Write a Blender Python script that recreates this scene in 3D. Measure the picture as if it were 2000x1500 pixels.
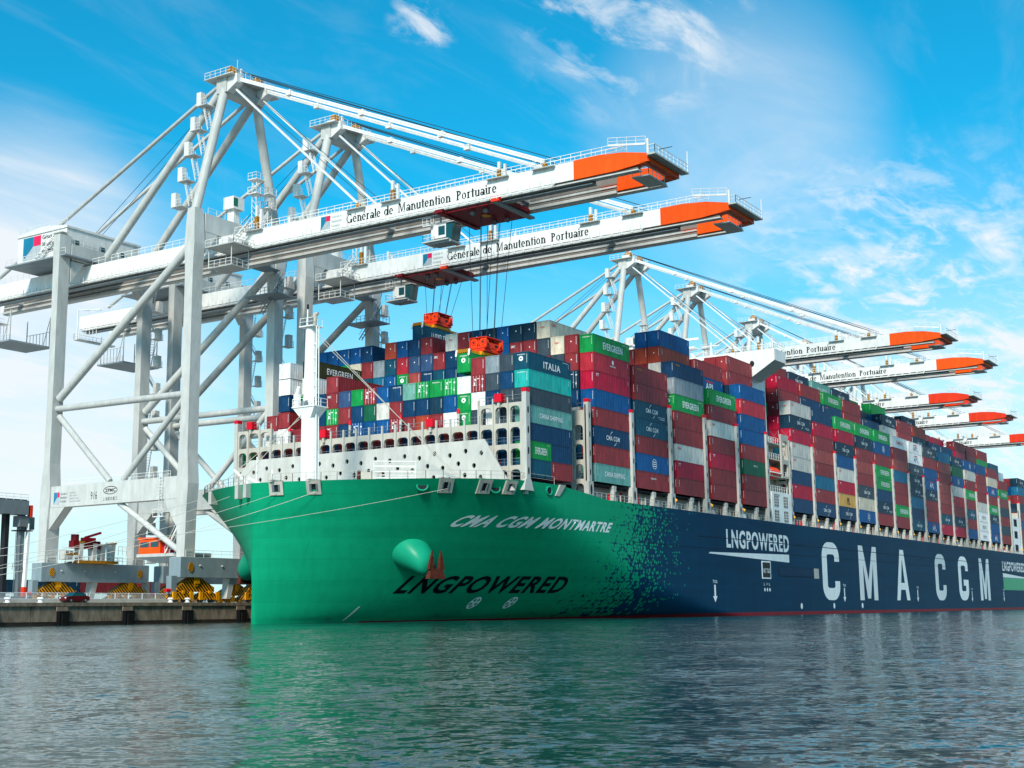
import bpy, bmesh, math, random
import numpy as np
from mathutils import Vector, Matrix
for o in list(bpy.data.objects): bpy.data.objects.remove(o)
S = bpy.context.scene; C = S.collection; R = math.radians
rnd = random.Random(7)
# ------------------------------------------------------------------ camera, sky, sun, exposure
cam = bpy.data.objects.new('camera', bpy.data.cameras.new('camera')); C.objects.link(cam); S.camera = cam
YAW, PIT, ROL = 1.0036393, 0.1678767, -0.0108627
cam.data.sensor_width = 36; cam.data.lens = 2607.9 / 2000 * 36
cam.data.clip_start = 1; cam.data.clip_end = 12000
f0 = Vector((math.sin(YAW), math.cos(YAW), 0)); r0 = Vector((math.cos(YAW), -math.sin(YAW), 0)); u0 = Vector((0, 0, 1))
fw = f0 * math.cos(PIT) + u0 * math.sin(PIT); up = -f0 * math.sin(PIT) + u0 * math.cos(PIT)
rr = r0 * math.cos(ROL) + up * math.sin(ROL); uu = -r0 * math.sin(ROL) + up * math.cos(ROL)
cam.matrix_world = Matrix(((rr.x, uu.x, -fw.x, -161.788), (rr.y, uu.y, -fw.y, -100.166), (rr.z, uu.z, -fw.z, 1.4754), (0, 0, 0, 1)))
SUN_EL, SUN_AZ = R(37), YAW - R(166)          # azimuth clockwise from +y
world = bpy.data.worlds.new('World'); S.world = world; world.use_nodes = True
wn, wl = world.node_tree.nodes, world.node_tree.links
bg = wn['Background']
def N(nodes, typ, **kw):
    n = nodes.new(typ)
    for k, v in kw.items():
        if k.startswith('i_'): n.inputs[k[2:].replace('_', ' ')].default_value = v
        else: setattr(n, k, v)
    return n
def ramp(nodes, stops):
    r = nodes.new('ShaderNodeValToRGB')
    while len(r.color_ramp.elements) < len(stops): r.color_ramp.elements.new(0.5)
    for e, (p, c) in zip(r.color_ramp.elements, stops):
        e.position = p; e.color = (c, c, c, 1) if isinstance(c, (int, float)) else (*c, 1)
    return r
def mth(nodes, links, op, a, b=None, clamp=False):
    n = nodes.new('ShaderNodeMath'); n.operation = op; n.use_clamp = clamp
    for i, v in enumerate((a, b)):
        if v is None: continue
        if isinstance(v, (int, float)): n.inputs[i].default_value = v
        else: links.new(v, n.inputs[i])
    return n.outputs[0]
sky = N(wn, 'ShaderNodeTexSky', sky_type='NISHITA', sun_disc=False, sun_elevation=SUN_EL, sun_rotation=SUN_AZ % (2 * math.pi))
sky.air_density = 1.0; sky.dust_density = 0.6; sky.ozone_density = 3.0
tint = N(wn, 'ShaderNodeMix', data_type='RGBA', blend_type='MULTIPLY'); tint.inputs[0].default_value = 1
wl.new(sky.outputs[0], tint.inputs[6]); tint.inputs[7].default_value = (0.06, 1.14, 1.24, 1)
tc = wn.new('ShaderNodeTexCoord'); sx = wn.new('ShaderNodeSeparateXYZ'); wl.new(tc.outputs['Generated'], sx.inputs[0])
zc = mth(wn, wl, 'MAXIMUM', sx.outputs[2], 0.02); zc = mth(wn, wl, 'ADD', zc, 0.10)
cx = mth(wn, wl, 'DIVIDE', sx.outputs[0], zc); cy = mth(wn, wl, 'DIVIDE', sx.outputs[1], zc)
cv = wn.new('ShaderNodeCombineXYZ'); wl.new(cx, cv.inputs[0]); wl.new(cy, cv.inputs[1])
def cloud(scale, det, rough, dist, rot, stretch, lo, hi, off=0):
    mp = wn.new('ShaderNodeMapping'); wl.new(cv.outputs[0], mp.inputs[0])
    mp.inputs['Rotation'].default_value = (0, 0, rot); mp.inputs['Scale'].default_value = (1, stretch, 1); mp.inputs['Location'].default_value = (off, off * .7, 0)
    nz = N(wn, 'ShaderNodeTexNoise'); wl.new(mp.outputs[0], nz.inputs['Vector'])
    nz.inputs['Scale'].default_value = scale; nz.inputs['Detail'].default_value = det; nz.inputs['Roughness'].default_value = rough; nz.inputs['Distortion'].default_value = dist
    rp = ramp(wn, [(lo, 0), (hi, 1)]); rp.color_ramp.interpolation = 'EASE'; wl.new(nz.outputs[0], rp.inputs[0]); return rp.outputs[0]
def dotdir(v):
    d = wn.new('ShaderNodeVectorMath'); d.operation = 'DOT_PRODUCT'; wl.new(tc.outputs['Generated'], d.inputs[0]); d.inputs[1].default_value = Vector(v).normalized(); return d.outputs['Value']
def pix(u, v): return fw * 2607.9 + rr * (u - 1000) - uu * (v - 750)
def blob(u, v, a, b):      # soft patch of sky round the direction of (u, v): 0 at angle a, 1 at angle b (degrees)
    d = dotdir(pix(u, v)); mr = wn.new('ShaderNodeMapRange'); mr.interpolation_type = 'SMOOTHSTEP'; wl.new(d, mr.inputs[0])
    mr.inputs[1].default_value = math.cos(R(a)); mr.inputs[2].default_value = math.cos(R(b)); return mr.outputs[0]
thin = cloud(1.1, 6, .55, .6, R(50), 2.2, .42, .80)
fluff = cloud(3.4, 9, .58, .35, R(35), 1.5, .50, .68, 3.3)
fluff2 = cloud(7, 9, .62, .4, R(40), 1.7, .46, .70, 1.7)
wisp = cloud(2.2, 8, .6, 1.2, R(62), 3.5, .45, .75, 8.1)
mul = lambda a, b: mth(wn, wl, 'MULTIPLY', a, b)
add = lambda a, b: mth(wn, wl, 'ADD', a, b, True)
# low haze-white layer near the horizon, stronger on the bow side
mrh = wn.new('ShaderNodeMapRange'); mrh.interpolation_type = 'SMOOTHSTEP'; wl.new(sx.outputs[2], mrh.inputs[0])
mrh.inputs[1].default_value = .30; mrh.inputs[2].default_value = .05
horiz = mul(mrh.outputs[0], .72)
c_left = add(mul(blob(20, 450, 6.2, 1), mth(wn, wl, 'ADD', mul(thin, .75), .28)), mul(blob(80, 640, 9, 2), mth(wn, wl, 'ADD', mul(thin, .4), .35)))
c_mid = mul(blob(1440, 270, 7.2, .5), mth(wn, wl, 'ADD', mul(thin, .40), .26))
c_right = mul(blob(1900, 610, 8.5, 2), add(mul(fluff2, .35), add(mul(wisp, .4), add(mul(fluff, .25), .10))))
c_right2 = mul(blob(1650, 560, 7, 1), add(mul(fluff2, .35), mul(fluff, .2)))
c_top = mul(blob(1230, -10, 6, 1), add(mul(fluff2, .6), mul(wisp, .18)))
c_top2 = mul(blob(825, 45, 1.7, .3), mul(fluff2, .75))
c_all = mul(wisp, .06)
c_away = mul(mth(wn, wl, 'LESS_THAN', dotdir(fw), .6), mul(fluff, .55))
fac = horiz
for c_ in (c_left, c_mid, c_right, c_right2, c_top, c_top2, c_all, c_away): fac = add(fac, c_)
fac = mth(wn, wl, 'MINIMUM', fac, .93)
mixc = N(wn, 'ShaderNodeMix', data_type='RGBA'); wl.new(fac, mixc.inputs[0]); wl.new(tint.outputs[2], mixc.inputs[6]); mixc.inputs[7].default_value = (6.4, 6.6, 6.8, 1)
wl.new(mixc.outputs[2], bg.inputs[0]); bg.inputs[1].default_value = 0.115
sun = bpy.data.objects.new('sun', bpy.data.lights.new('sun', 'SUN')); C.objects.link(sun)
sun.data.energy = 3.8; sun.data.angle = R(11); sun.data.color = (1, .90, .78)
sd = Vector((math.sin(SUN_AZ) * math.cos(SUN_EL), math.cos(SUN_AZ) * math.cos(SUN_EL), math.sin(SUN_EL)))
sun.rotation_euler = sd.to_track_quat('Z', 'Y').to_euler()
S.view_settings.view_transform = 'Standard'; S.view_settings.look = 'None'; S.view_settings.exposure = 0.34
S.render.resolution_x, S.render.resolution_y = 1024, 768
S.render.engine = 'CYCLES'; S.cycles.max_bounces = 6

# ------------------------------------------------------------------ materials
def lin(c):
    c = c / 255; return c / 12.92 if c <= .04045 else ((c + .055) / 1.055) ** 2.4
def hexc(h): return tuple(lin(int(h[i:i + 2], 16)) for i in (0, 2, 4))
MATS = {}
def mat(name, hx, rough=.5, metal=0.0, dirt=.18, scale=.35, rust=0.0, stripes=None, bump=0.0):
    """paint or metal with soft weathering: streaky noise varies the colour a little"""
    if name in MATS: return MATS[name]
    m = bpy.data.materials.new(name); m.use_nodes = True; n, l = m.node_tree.nodes, m.node_tree.links
    b = n['Principled BSDF']; b.inputs['Roughness'].default_value = rough; b.inputs['Metallic'].default_value = metal; b.inputs['Specular IOR Level'].default_value = .16 if rough > .3 else .5
    t = n.new('ShaderNodeTexCoord'); mp = n.new('ShaderNodeMapping'); l.new(t.outputs['Object'], mp.inputs[0]); mp.inputs['Scale'].default_value = (scale, scale, scale * .35)
    nz = N(n, 'ShaderNodeTexNoise'); nz.inputs['Scale'].default_value = 2.4; nz.inputs['Detail'].default_value = 6; nz.inputs['Roughness'].default_value = .62; l.new(mp.outputs[0], nz.inputs['Vector'])
    oi = n.new('ShaderNodeObjectInfo')
    col = hexc(hx) if isinstance(hx, str) else hx
    rp = ramp(n, [(.28, tuple(c * (1 - dirt) for c in col)), (.72, tuple(min(1, c * (1 + dirt * .5)) for c in col))]); l.new(nz.outputs[0], rp.inputs[0])
    out = rp.outputs[0]
    if stripes:
        w = N(n, 'ShaderNodeTexWave', wave_type='BANDS', bands_direction='DIAGONAL'); w.inputs['Scale'].default_value = stripes[1]; w.inputs['Distortion'].default_value = 0
        l.new(t.outputs['Object'], w.inputs['Vector']); r2 = ramp(n, [(.48, 0), (.52, 1)]); l.new(w.outputs[0], r2.inputs[0])
        mx = N(n, 'ShaderNodeMix', data_type='RGBA'); l.new(r2.outputs[0], mx.inputs[0]); l.new(out, mx.inputs[6]); mx.inputs[7].default_value = (*hexc(stripes[0]), 1); out = mx.outputs[2]
    if rust:
        n2 = N(n, 'ShaderNodeTexNoise'); n2.inputs['Scale'].default_value = 5; n2.inputs['Detail'].default_value = 8; l.new(mp.outputs[0], n2.inputs['Vector'])
        r3 = ramp(n, [(.56, 0), (.70, rust)]); l.new(n2.outputs[0], r3.inputs[0])
        mx = N(n, 'ShaderNodeMix', data_type='RGBA'); l.new(r3.outputs[0], mx.inputs[0]); l.new(out, mx.inputs[6]); mx.inputs[7].default_value = (.11, .045, .02, 1); out = mx.outputs[2]
    hv = n.new('ShaderNodeHueSaturation'); l.new(out, hv.inputs['Color']); mr = n.new('ShaderNodeMapRange'); l.new(oi.outputs['Random'], mr.inputs[0]); mr.inputs[3].default_value = .88; mr.inputs[4].default_value = 1.1
    l.new(mr.outputs[0], hv.inputs['Value']); l.new(hv.outputs[0], b.inputs['Base Color'])
    if bump:
        bp = n.new('ShaderNodeBump'); bp.inputs['Strength'].default_value = bump; l.new(nz.outputs[0], bp.inputs['Height']); l.new(bp.outputs[0], b.inputs['Normal'])
    MATS[name] = m; return m
M = {}
for k, a in dict(
    crane=('bdbfbc', .42), crane_white=('e0e0dd', .38), crane_dark=('8b979d', .5), grating=('8f9aa0', .6), rail=('e4e9ec', .5), rail_brown=('857d76', .5), cable_brown=('6a5f58', .7),
    black=('111317', .5), text_black=('15171c', .6), white=('eceff0', .45), ship_white=('f0f1ee', .45), ship_grey=('b7b7b2', .5), ship_buff=('b9b5aa', .5), dark=('25272b', .7),
    red=('d3122a', .45), redbrown=('74151d', .5), orange=('f0530f', .42), orange_red=('e2391c', .42), yellow=('db920f', .5), glass=('17484f', .12), rope=('cfcabf', .8), steel=('6f7a80', .4),
    wire=('30383e', .5), sillgrey=('7f8f96', .5), logo_blue=('1c7a9c', .5), logo_red=('e02358', .5), logo_grey=('aab3b8', .5), lifeboat=('f4411f', .35), tyre=('141414', .8), carred=('5a1018', .3), lamp=('ffb54a', .4),
).items(): M[k] = mat(k, *a)
M['hazard'] = mat('hazard', 'db920f', .5, stripes=('17150f', .95)); M['hazard_fine'] = mat('hazard_fine', 'e39a1c', .5, stripes=('17150f', 1.8))
M['rust'] = mat('rusty_anchor', '522418', .7, dirt=.5, scale=1.2, rust=.6)
M['concrete'] = mat('concrete', '857869', .9, dirt=.6, scale=.5, rust=.45, bump=.3)
M['apron'] = mat('apron', 'b9b4ac', .9, dirt=.3, scale=.1)
CC = dict(m='8c3036', d='74262d', s='9c4442', r='b32a3a', R='ad1236', b='04508a', n='063c62', N='10364c', t='084c64', T='22b8b0', c='5f9b95', g='0c9448', G='0c5a40', w='f1f1ee', W='cfcdc6', B='d9cdb8', S='3c4a56', L='8e9aa3', Y='d0a055', k='34527a', o='a8412e', y='123c60', a='14698c', e='3b3d24', z='6fa79c')
CNAME = dict(m='maroon', d='dark maroon', s='faded maroon', r='red', R='crimson', b='blue', n='navy', N='dark navy', t='teal blue', T='turquoise', c='pale teal', g='green', G='dark green', w='white', W='pale grey', B='beige', S='slate grey', L='silver grey', Y='ochre', k='slate blue', o='rust orange', y='deep blue', a='sea blue', e='olive', z='weathered teal')
CM = {k: mat('container_' + CNAME[k].replace(' ', '_'), v, .5, dirt=.36, scale=.5, rust=.35 if k in 'TzwWLB' else .12) for k, v in CC.items()}

# ------------------------------------------------------------------ mesh helpers
class MB:
    def __init__(s): s.v = []; s.f = []; s.m = []; s.mats = []; s.smooth = []
    def mi(s, m):
        m = M[m] if isinstance(m, str) else m
        if m not in s.mats: s.mats.append(m)
        return s.mats.index(m)
    def add(s, vs, fs, m, smooth=False):
        o = len(s.v); k = s.mi(m); s.v += [tuple(p) for p in vs]
        for f in fs: s.f.append([o + i for i in f]); s.m.append(k); s.smooth.append(smooth)
        return s
    def box(s, x0, x1, y0, y1, z0, z1, m):
        return s.add([(x, y, z) for z in (z0, z1) for y in (y0, y1) for x in (x0, x1)], [(0, 2, 3, 1), (4, 5, 7, 6), (0, 1, 5, 4), (2, 6, 7, 3), (0, 4, 6, 2), (1, 3, 7, 5)], m)
    def frame(s, p, q, upv=(0, 0, 1)):
        p, q = Vector(p), Vector(q); d = (q - p).normalized(); a = d.cross(Vector(upv))
        if a.length < 1e-4: a = d.cross(Vector((1, 0, 0)))
        a.normalize(); return p, q, a, a.cross(d)
    def beam(s, p, q, w, h, m, w2=None, h2=None, upv=(0, 0, 1)):
        p, q, a, b = s.frame(p, q, upv); w2 = w2 or w; h2 = h2 or h
        vs = [p + a * (w / 2 * i) + b * (h / 2 * j) for i, j in ((-1, -1), (1, -1), (1, 1), (-1, 1))] + [q + a * (w2 / 2 * i) + b * (h2 / 2 * j) for i, j in ((-1, -1), (1, -1), (1, 1), (-1, 1))]
        return s.add(vs, [(3, 2, 1, 0), (4, 5, 6, 7), (0, 1, 5, 4), (1, 2, 6, 5), (2, 3, 7, 6), (3, 0, 4, 7)], m)
    def tube(s, p, q, r, m, n=12, r2=None, caps=True):
        p, q, a, b = s.frame(p, q); r2 = r if r2 is None else r2
        cs = [(math.cos(2 * math.pi * i / n), math.sin(2 * math.pi * i / n)) for i in range(n)]
        vs = [p + a * (r * c) + b * (r * t) for c, t in cs] + [q + a * (r2 * c) + b * (r2 * t) for c, t in cs]
        s.add(vs, [(i, (i + 1) % n, n + (i + 1) % n, n + i) for i in range(n)], m, n > 6)
        if caps: s.add(vs, [tuple(range(n))[::-1], tuple(range(n, 2 * n))], m)
        return s
    def path(s, pts, r, m, n=6):
        for a, b in zip(pts, pts[1:]): s.tube(a, b, r, m, n, caps=False)
        return s
    def loft(s, rings, m, caps=True, smooth=False):
        n = len(rings[0]); vs = [p for r in rings for p in r]; fs = []
        for k in range(len(rings) - 1):
            for i in range(n): fs.append((k * n + i, k * n + (i + 1) % n, (k + 1) * n + (i + 1) % n, (k + 1) * n + i))
        s.add(vs, fs, m, smooth)
        if caps: s.add(vs, [tuple(range(n))[::-1], tuple(range((len(rings) - 1) * n, len(rings) * n))], m)
        return s
    def prism(s, poly, axis, a, b, m):        # polygon in the two other axes, extruded along axis from a to b
        def P(u, v, w): return {'x': (w, u, v), 'y': (u, w, v), 'z': (u, v, w)}[axis]
        n = len(poly); vs = [P(u, v, a) for u, v in poly] + [P(u, v, b) for u, v in poly]
        return s.add(vs, [tuple(range(n))[::-1], tuple(range(n, 2 * n))] + [(i, (i + 1) % n, n + (i + 1) % n, n + i) for i in range(n)], m)
    def rail(s, pts, m, h=1.1, step=1.8, r=.035, mid=True):
        for a, b in zip(pts, pts[1:]):
            a, b = Vector(a), Vector(b); n = max(1, int((b - a).length / step)); z = Vector((0, 0, h))
            s.beam(a + z, b + z, r * 2, r * 2, m)
            if mid: s.beam(a + z * .52, b + z * .52, r * 1.5, r * 1.5, m)
            for i in range(n + 1):
                p = a.lerp(b, i / n); s.beam(p, p + z, r * 1.8, r * 1.8, m)
        return s
    def stair(s, p, q, w, m, n=10, side=None):
        p, q = Vector(p), Vector(q); d = q - p; h = Vector((d.x, d.y, 0)).normalized(); a = Vector((-h.y, h.x, 0)) * (w / 2)
        for sg in (-1, 1):
            s.beam(p + a * sg, q + a * sg, .06, .22, m); s.beam(p + a * sg + Vector((0, 0, 1)), q + a * sg + Vector((0, 0, 1)), .06, .06, m)
        for i in range(1, n):
            c = p.lerp(q, i / n); s.beam(c - a, c + a, .22, .05, m)
        return s
    def mesh(s, name):
        me = bpy.data.meshes.new(name); me.from_pydata(s.v, [], s.f)
        for m in s.mats: me.materials.append(m)
        me.polygons.foreach_set('material_index', s.m); me.polygons.foreach_set('use_smooth', s.smooth); me.update(); return me
    def build(s, name, parent=None, off=None):
        if off is not None: s.v = [(x - off[0], y - off[1], z - off[2]) for x, y, z in s.v]
        o = bpy.data.objects.new(name, s.mesh(name)); C.objects.link(o)
        if parent: o.parent = parent
        return o
def obj(name, me, parent=None, loc=None):
    o = bpy.data.objects.new(name, me); C.objects.link(o)
    if parent: o.parent = parent
    if loc: o.location = loc
    return o
def empty(name, loc=(0, 0, 0)):
    o = bpy.data.objects.new(name, None); C.objects.link(o); o.location = loc; o.empty_display_size = .5; return o
def tag(o, label=None, cat=None, group=None, kind=None):
    for k, v in (('label', label), ('category', cat), ('group', group), ('kind', kind)):
        if v: o[k] = v
    return o
def copy_tree(o, parent=None):
    c = o.copy(); C.objects.link(c)
    if parent: c.parent = parent
    for ch in o.children: copy_tree(ch, c)
    return c
_tc = {}
def text2d(txt, off=0.0, shear=0.0, bold=0.0):
    """flat lettering as (verts, faces), scaled to a unit box"""
    key = (txt, off, shear)
    if key in _tc: return _tc[key]
    cu = bpy.data.curves.new('t', 'FONT'); cu.body = txt; cu.offset = off; cu.shear = shear; cu.resolution_u = 3; cu.space_character = 1.14
    o = bpy.data.objects.new('t', cu); C.objects.link(o); dg = bpy.context.evaluated_depsgraph_get()
    me = bpy.data.meshes.new_from_object(o.evaluated_get(dg)); bpy.data.objects.remove(o)
    v = np.array([(p.co.x, p.co.y) for p in me.vertices]); f = [list(p.vertices) for p in me.polygons]; bpy.data.meshes.remove(me); bpy.data.curves.remove(cu)
    if len(v) == 0: v = np.zeros((3, 2)); f = []
    v = v - v.min(0); v = v / np.maximum(v.max(0), 1e-6); _tc[key] = (v, f); return v, f
def put_text(mb, txt, o, u, v, W, H, m, off=.02, shear=0):
    vs, fs = text2d(txt, off, shear); o, u, v = Vector(o), Vector(u), Vector(v)
    mb.add([o + u * (W * a) + v * (H * b) for a, b in vs], fs, m); return mb
def ellipse(cx, cy, rx, ry, n=20, a0=0, a1=360): return [(cx + rx * math.cos(R(a0 + (a1 - a0) * i / n)), cy + ry * math.sin(R(a0 + (a1 - a0) * i / n))) for i in range(n + (a1 - a0 != 360))]
def plate(name, outer, holes, th):
    """2D outline with holes -> triangulated verts (u, v, w) and faces, w = 0..th"""
    cu = bpy.data.curves.new(name, 'CURVE'); cu.dimensions = '2D'; cu.fill_mode = 'BOTH'; cu.extrude = th / 2
    for poly in [outer] + holes:
        sp = cu.splines.new('POLY'); sp.points.add(len(poly) - 1); sp.use_cyclic_u = True
        for p, (a, b) in zip(sp.points, poly): p.co = (a, b, 0, 1)
    o = bpy.data.objects.new(name, cu); C.objects.link(o); dg = bpy.context.evaluated_depsgraph_get()
    me = bpy.data.meshes.new_from_object(o.evaluated_get(dg)); bpy.data.objects.remove(o)
    v = [tuple(p.co) for p in me.vertices]; f = [list(p.vertices) for p in me.polygons]; bpy.data.meshes.remove(me); bpy.data.curves.remove(cu); return v, f
def arch(y0, y1, z0, z1, r=.5):
    r = min(r, (y1 - y0) / 2.1); pts = [(y0, z0), (y1, z0)]
    pts += [(y1 - r + r * math.cos(R(a)), z1 - r + r * math.sin(R(a))) for a in (0, 30, 60, 90)]
    pts += [(y0 + r + r * math.cos(R(a)), z1 - r + r * math.sin(R(a))) for a in (90, 120, 150, 180)]
    return pts
# serif alphabet for the crane lettering: every glyph is a list of polygons, cap height 1
def ring(cx, cy, rx, ry, tx, ty, a0, a1, n=18):
    o = [(cx + rx * math.cos(R(a0 + (a1 - a0) * i / n)), cy + ry * math.sin(R(a0 + (a1 - a0) * i / n))) for i in range(n + 1)]
    i_ = [(cx + (rx - tx) * math.cos(R(a0 + (a1 - a0) * i / n)), cy + (ry - ty) * math.sin(R(a0 + (a1 - a0) * i / n))) for i in range(n + 1)]
    return [[o[k], o[k + 1], i_[k + 1], i_[k]] for k in range(n)]
def rc(a, b, c, d): return [[(a, b), (c, b), (c, d), (a, d)]]
def glyph(ch):
    s = .20; x = .68
    stem = lambda a, h, top=True: rc(a, 0, a + s, h) + rc(a - .07, 0, a + s + .07, .08) + (rc(a - .07, h - .08, a + s, h) if top else [])
    if ch == 'G': return ring(.42, .5, .42, .52, .19, .10, 48, 330) + rc(.66, .02, .66 + s, .42) + rc(.55, .38, .86, .43) + rc(.66, .66, .72, .98), .92
    if ch in 'eé': return ring(.29, x / 2, .28, x / 2 + .01, .17, .10, 0, 318) + rc(.12, x / 2 - .02, .55, x / 2 + .03) + ([[(.26, .76), (.34, .76), (.46, .98), (.34, .98)]] if ch == 'é' else []), .62
    if ch == 'n': return stem(.07, x) + stem(.45, x - .2, False) + ring(.36, x - .22, .22, .23, .17, .09, 0, 165, 10), .70
    if ch == 'u': return [[(p[0], p[1]) for p in q] for q in rc(.07, .18, .07 + s, x) + rc(0, x - .05, .07, x) + rc(.45, 0, .45 + s, x) + rc(.38, x - .05, .45, x) + rc(.58, 0, .64, .05) + ring(.29, .2, .22, .22, .17, .09, 180, 340, 10)], .70
    if ch == 'r': return stem(.07, x) + ring(.36, x - .2, .18, .2, .11, .09, 55, 165, 8), .52
    if ch == 'a': return ring(.24, .2, .22, .21, .17, .10, 0, 360) + rc(.42, 0, .42 + s, x - .15) + ring(.31, x - .2, .24, .21, .17, .09, 0, 165, 10) + rc(.55, 0, .62, .05), .64
    if ch == 'l': return stem(.07, 1), .30
    if ch == 'd': return ring(.29, x / 2, .28, x / 2 + .01, .17, .10, 0, 360) + rc(.46, 0, .46 + s, 1) + rc(.38, .95, .46, 1) + rc(.59, 0, .66, .05), .70
    if ch == 'M': return rc(.07, 0, .18, 1) + rc(0, 0, .26, .08) + rc(0, .95, .2, 1) + [[(.14, 1), (.32, 1), (.58, .1), (.48, 0)], [(.48, 0), (.58, .1), (.88, 1), (.76, 1)]] + rc(.80, 0, .95, 1) + rc(.7, 0, 1.03, .08) + rc(.93, .95, 1.03, 1), 1.1
    if ch == 't': return rc(.12, .1, .12 + s, .92) + rc(0, x - .06, .42, x) + ring(.27, .14, .15, .15, .09, .06, 180, 320, 8), .44
    if ch == 'i': return stem(.07, x) + [ellipse(.135, .88, .09, .09, 10)], .32
    if ch == 'o': return ring(.3, x / 2, .29, x / 2 + .01, .18, .10, 0, 360), .66
    if ch == 'P': return stem(.08, 1) + ring(.2, .72, .42, .28, .18, .10, -90, 90, 12) + rc(.2, .44, .22, .49), .72
    return [], .32
def serif2d(txt):
    x = 0; out = []
    for ch in txt:
        g, w = glyph(ch); out += [[(a + x, b) for a, b in p] for p in g]; x += w + .03
    return out, x
def put_serif(mb, txt, o, u, v, W, H, m):
    ps, w = serif2d(txt); o, u, v = Vector(o), Vector(u), Vector(v); nrm = u.cross(v).normalized(); k = 0
    for p in ps:
        k += 1; mb.add([o + u * (W * a / w) + v * (H * b) + nrm * (.002 * (k % 7)) for a, b in p], [tuple(range(len(p)))], m)
    return mb
def lf(mb, cx, cy, z0, z1, dx0, dy0, dx1, dy1, m, cx1=None, cy1=None):    # tapered box column
    cx1 = cx if cx1 is None else cx1; cy1 = cy if cy1 is None else cy1
    q = lambda X, Y, dx, dy, z: [(X - dx / 2, Y - dy / 2, z), (X + dx / 2, Y - dy / 2, z), (X + dx / 2, Y + dy / 2, z), (X - dx / 2, Y + dy / 2, z)]
    return mb.loft([q(cx, cy, dx0, dy0, z0), q(cx1, cy1, dx1, dy1, z1)], m)
# ------------------------------------------------------------------ water, quay, ground
def water():
    # real wave relief near the camera, finer bumps on top
    mb = []
    xs = np.concatenate([np.linspace(-6000, -260, 14), np.arange(-240, 60, .9), np.linspace(62, 6000, 20)])
    ys = np.concatenate([np.linspace(-6000, -140, 14), np.arange(-125, 40, .9), np.linspace(42, 58.9, 6)])
    X, Y = np.meshgrid(xs, ys); Z = np.zeros_like(X); r_ = np.random.RandomState(3)
    for i in range(46):
        lam = 2.2 * 1.075 ** i * .9; th = R(200) + r_.normal(0, .75); k = 2 * math.pi / lam; A = .0062 * lam ** .78 * .55
        Z += A * np.sin(k * (X * math.cos(th) + Y * math.sin(th)) + r_.uniform(0, 6.28))
    fade = np.clip((np.minimum(np.minimum(X + 240, 60 - X), np.minimum(Y + 125, 40 - Y))) / 25, 0, 1); Z *= fade * .4
    v = np.stack([X, Y, Z], -1).reshape(-1, 3); nx = len(xs); ny = len(ys)
    idx = np.arange(nx * ny).reshape(ny, nx); f = np.stack([idx[:-1, :-1], idx[:-1, 1:], idx[1:, 1:], idx[1:, :-1]], -1).reshape(-1, 4)
    me = bpy.data.meshes.new('water'); me.from_pydata(v.tolist(), [], f.tolist()); me.polygons.foreach_set('use_smooth', [True] * len(f))
    m = bpy.data.materials.new('harbour_water'); m.use_nodes = True; n, l = m.node_tree.nodes, m.node_tree.links; b = n['Principled BSDF']
    b.inputs['Base Color'].default_value = (.008, .050, .046, 1); b.inputs['Roughness'].default_value = .11; b.inputs['IOR'].default_value = 1.33
    t = n.new('ShaderNodeTexCoord'); tot = None     # ripple slopes as a field of their own: three sizes of wavelet tilt the surface
    for sc, amp, det in ((.7, .30, 3), (2.6, .58, 3), (7.5, .66, 2)):
        mp = n.new('ShaderNodeMapping'); mp.inputs['Rotation'].default_value = (0, 0, R(24)); mp.inputs['Scale'].default_value = (sc, sc * .8, sc); l.new(t.outputs['Object'], mp.inputs[0])
        nz = N(n, 'ShaderNodeTexNoise'); nz.inputs['Scale'].default_value = 1; nz.inputs['Detail'].default_value = det; nz.inputs['Distortion'].default_value = .6; l.new(mp.outputs[0], nz.inputs['Vector'])
        sb = n.new('ShaderNodeVectorMath'); sb.operation = 'SUBTRACT'; l.new(nz.outputs['Color'], sb.inputs[0]); sb.inputs[1].default_value = (.5, .5, .5)
        ml = n.new('ShaderNodeVectorMath'); ml.operation = 'MULTIPLY'; l.new(sb.outputs[0], ml.inputs[0]); ml.inputs[1].default_value = (amp, amp, 0)
        if tot is None: tot = ml
        else:
            ad = n.new('ShaderNodeVectorMath'); ad.operation = 'ADD'; l.new(tot.outputs[0], ad.inputs[0]); l.new(ml.outputs[0], ad.inputs[1]); tot = ad
    wp = N(n, 'ShaderNodeTexNoise'); wp.inputs['Scale'].default_value = .022; wp.inputs['Detail'].default_value = 3; l.new(t.outputs['Object'], wp.inputs['Vector'])      # wind patches
    wr = ramp(n, [(.35, .75), (.65, 1.2)]); l.new(wp.outputs[0], wr.inputs[0]); sl = n.new('ShaderNodeVectorMath'); sl.operation = 'SCALE'; l.new(tot.outputs[0], sl.inputs[0]); l.new(wr.outputs[0], sl.inputs['Scale'])
    ge = n.new('ShaderNodeNewGeometry'); ad = n.new('ShaderNodeVectorMath'); ad.operation = 'ADD'; l.new(ge.outputs['Normal'], ad.inputs[0]); l.new(sl.outputs[0], ad.inputs[1])
    last = n.new('ShaderNodeVectorMath'); last.operation = 'NORMALIZE'; l.new(ad.outputs[0], last.inputs[0])
    l.new(last.outputs[0], b.inputs['Normal']); me.materials.append(m)
    return tag(obj('water', me), kind='structure')
water()
QZ = 3.25
g = MB(); g.box(-900, 6000, 61.5, 6000, -3, QZ, 'apron'); g.box(-900, -95, 59.52, 61.5, -3, QZ, 'concrete'); tag(g.build('ground'), kind='structure')
q_ = MB()
for i in range(-1, 62):           # quay front in cast panels with joints and a coping
    x0 = -95 + i * 8.2 + 8.2
    q_.box(x0 + .06, x0 + 8.14, 59.6 + (i % 3) * .015, 61.498, -3, QZ - .5, 'concrete')
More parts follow.
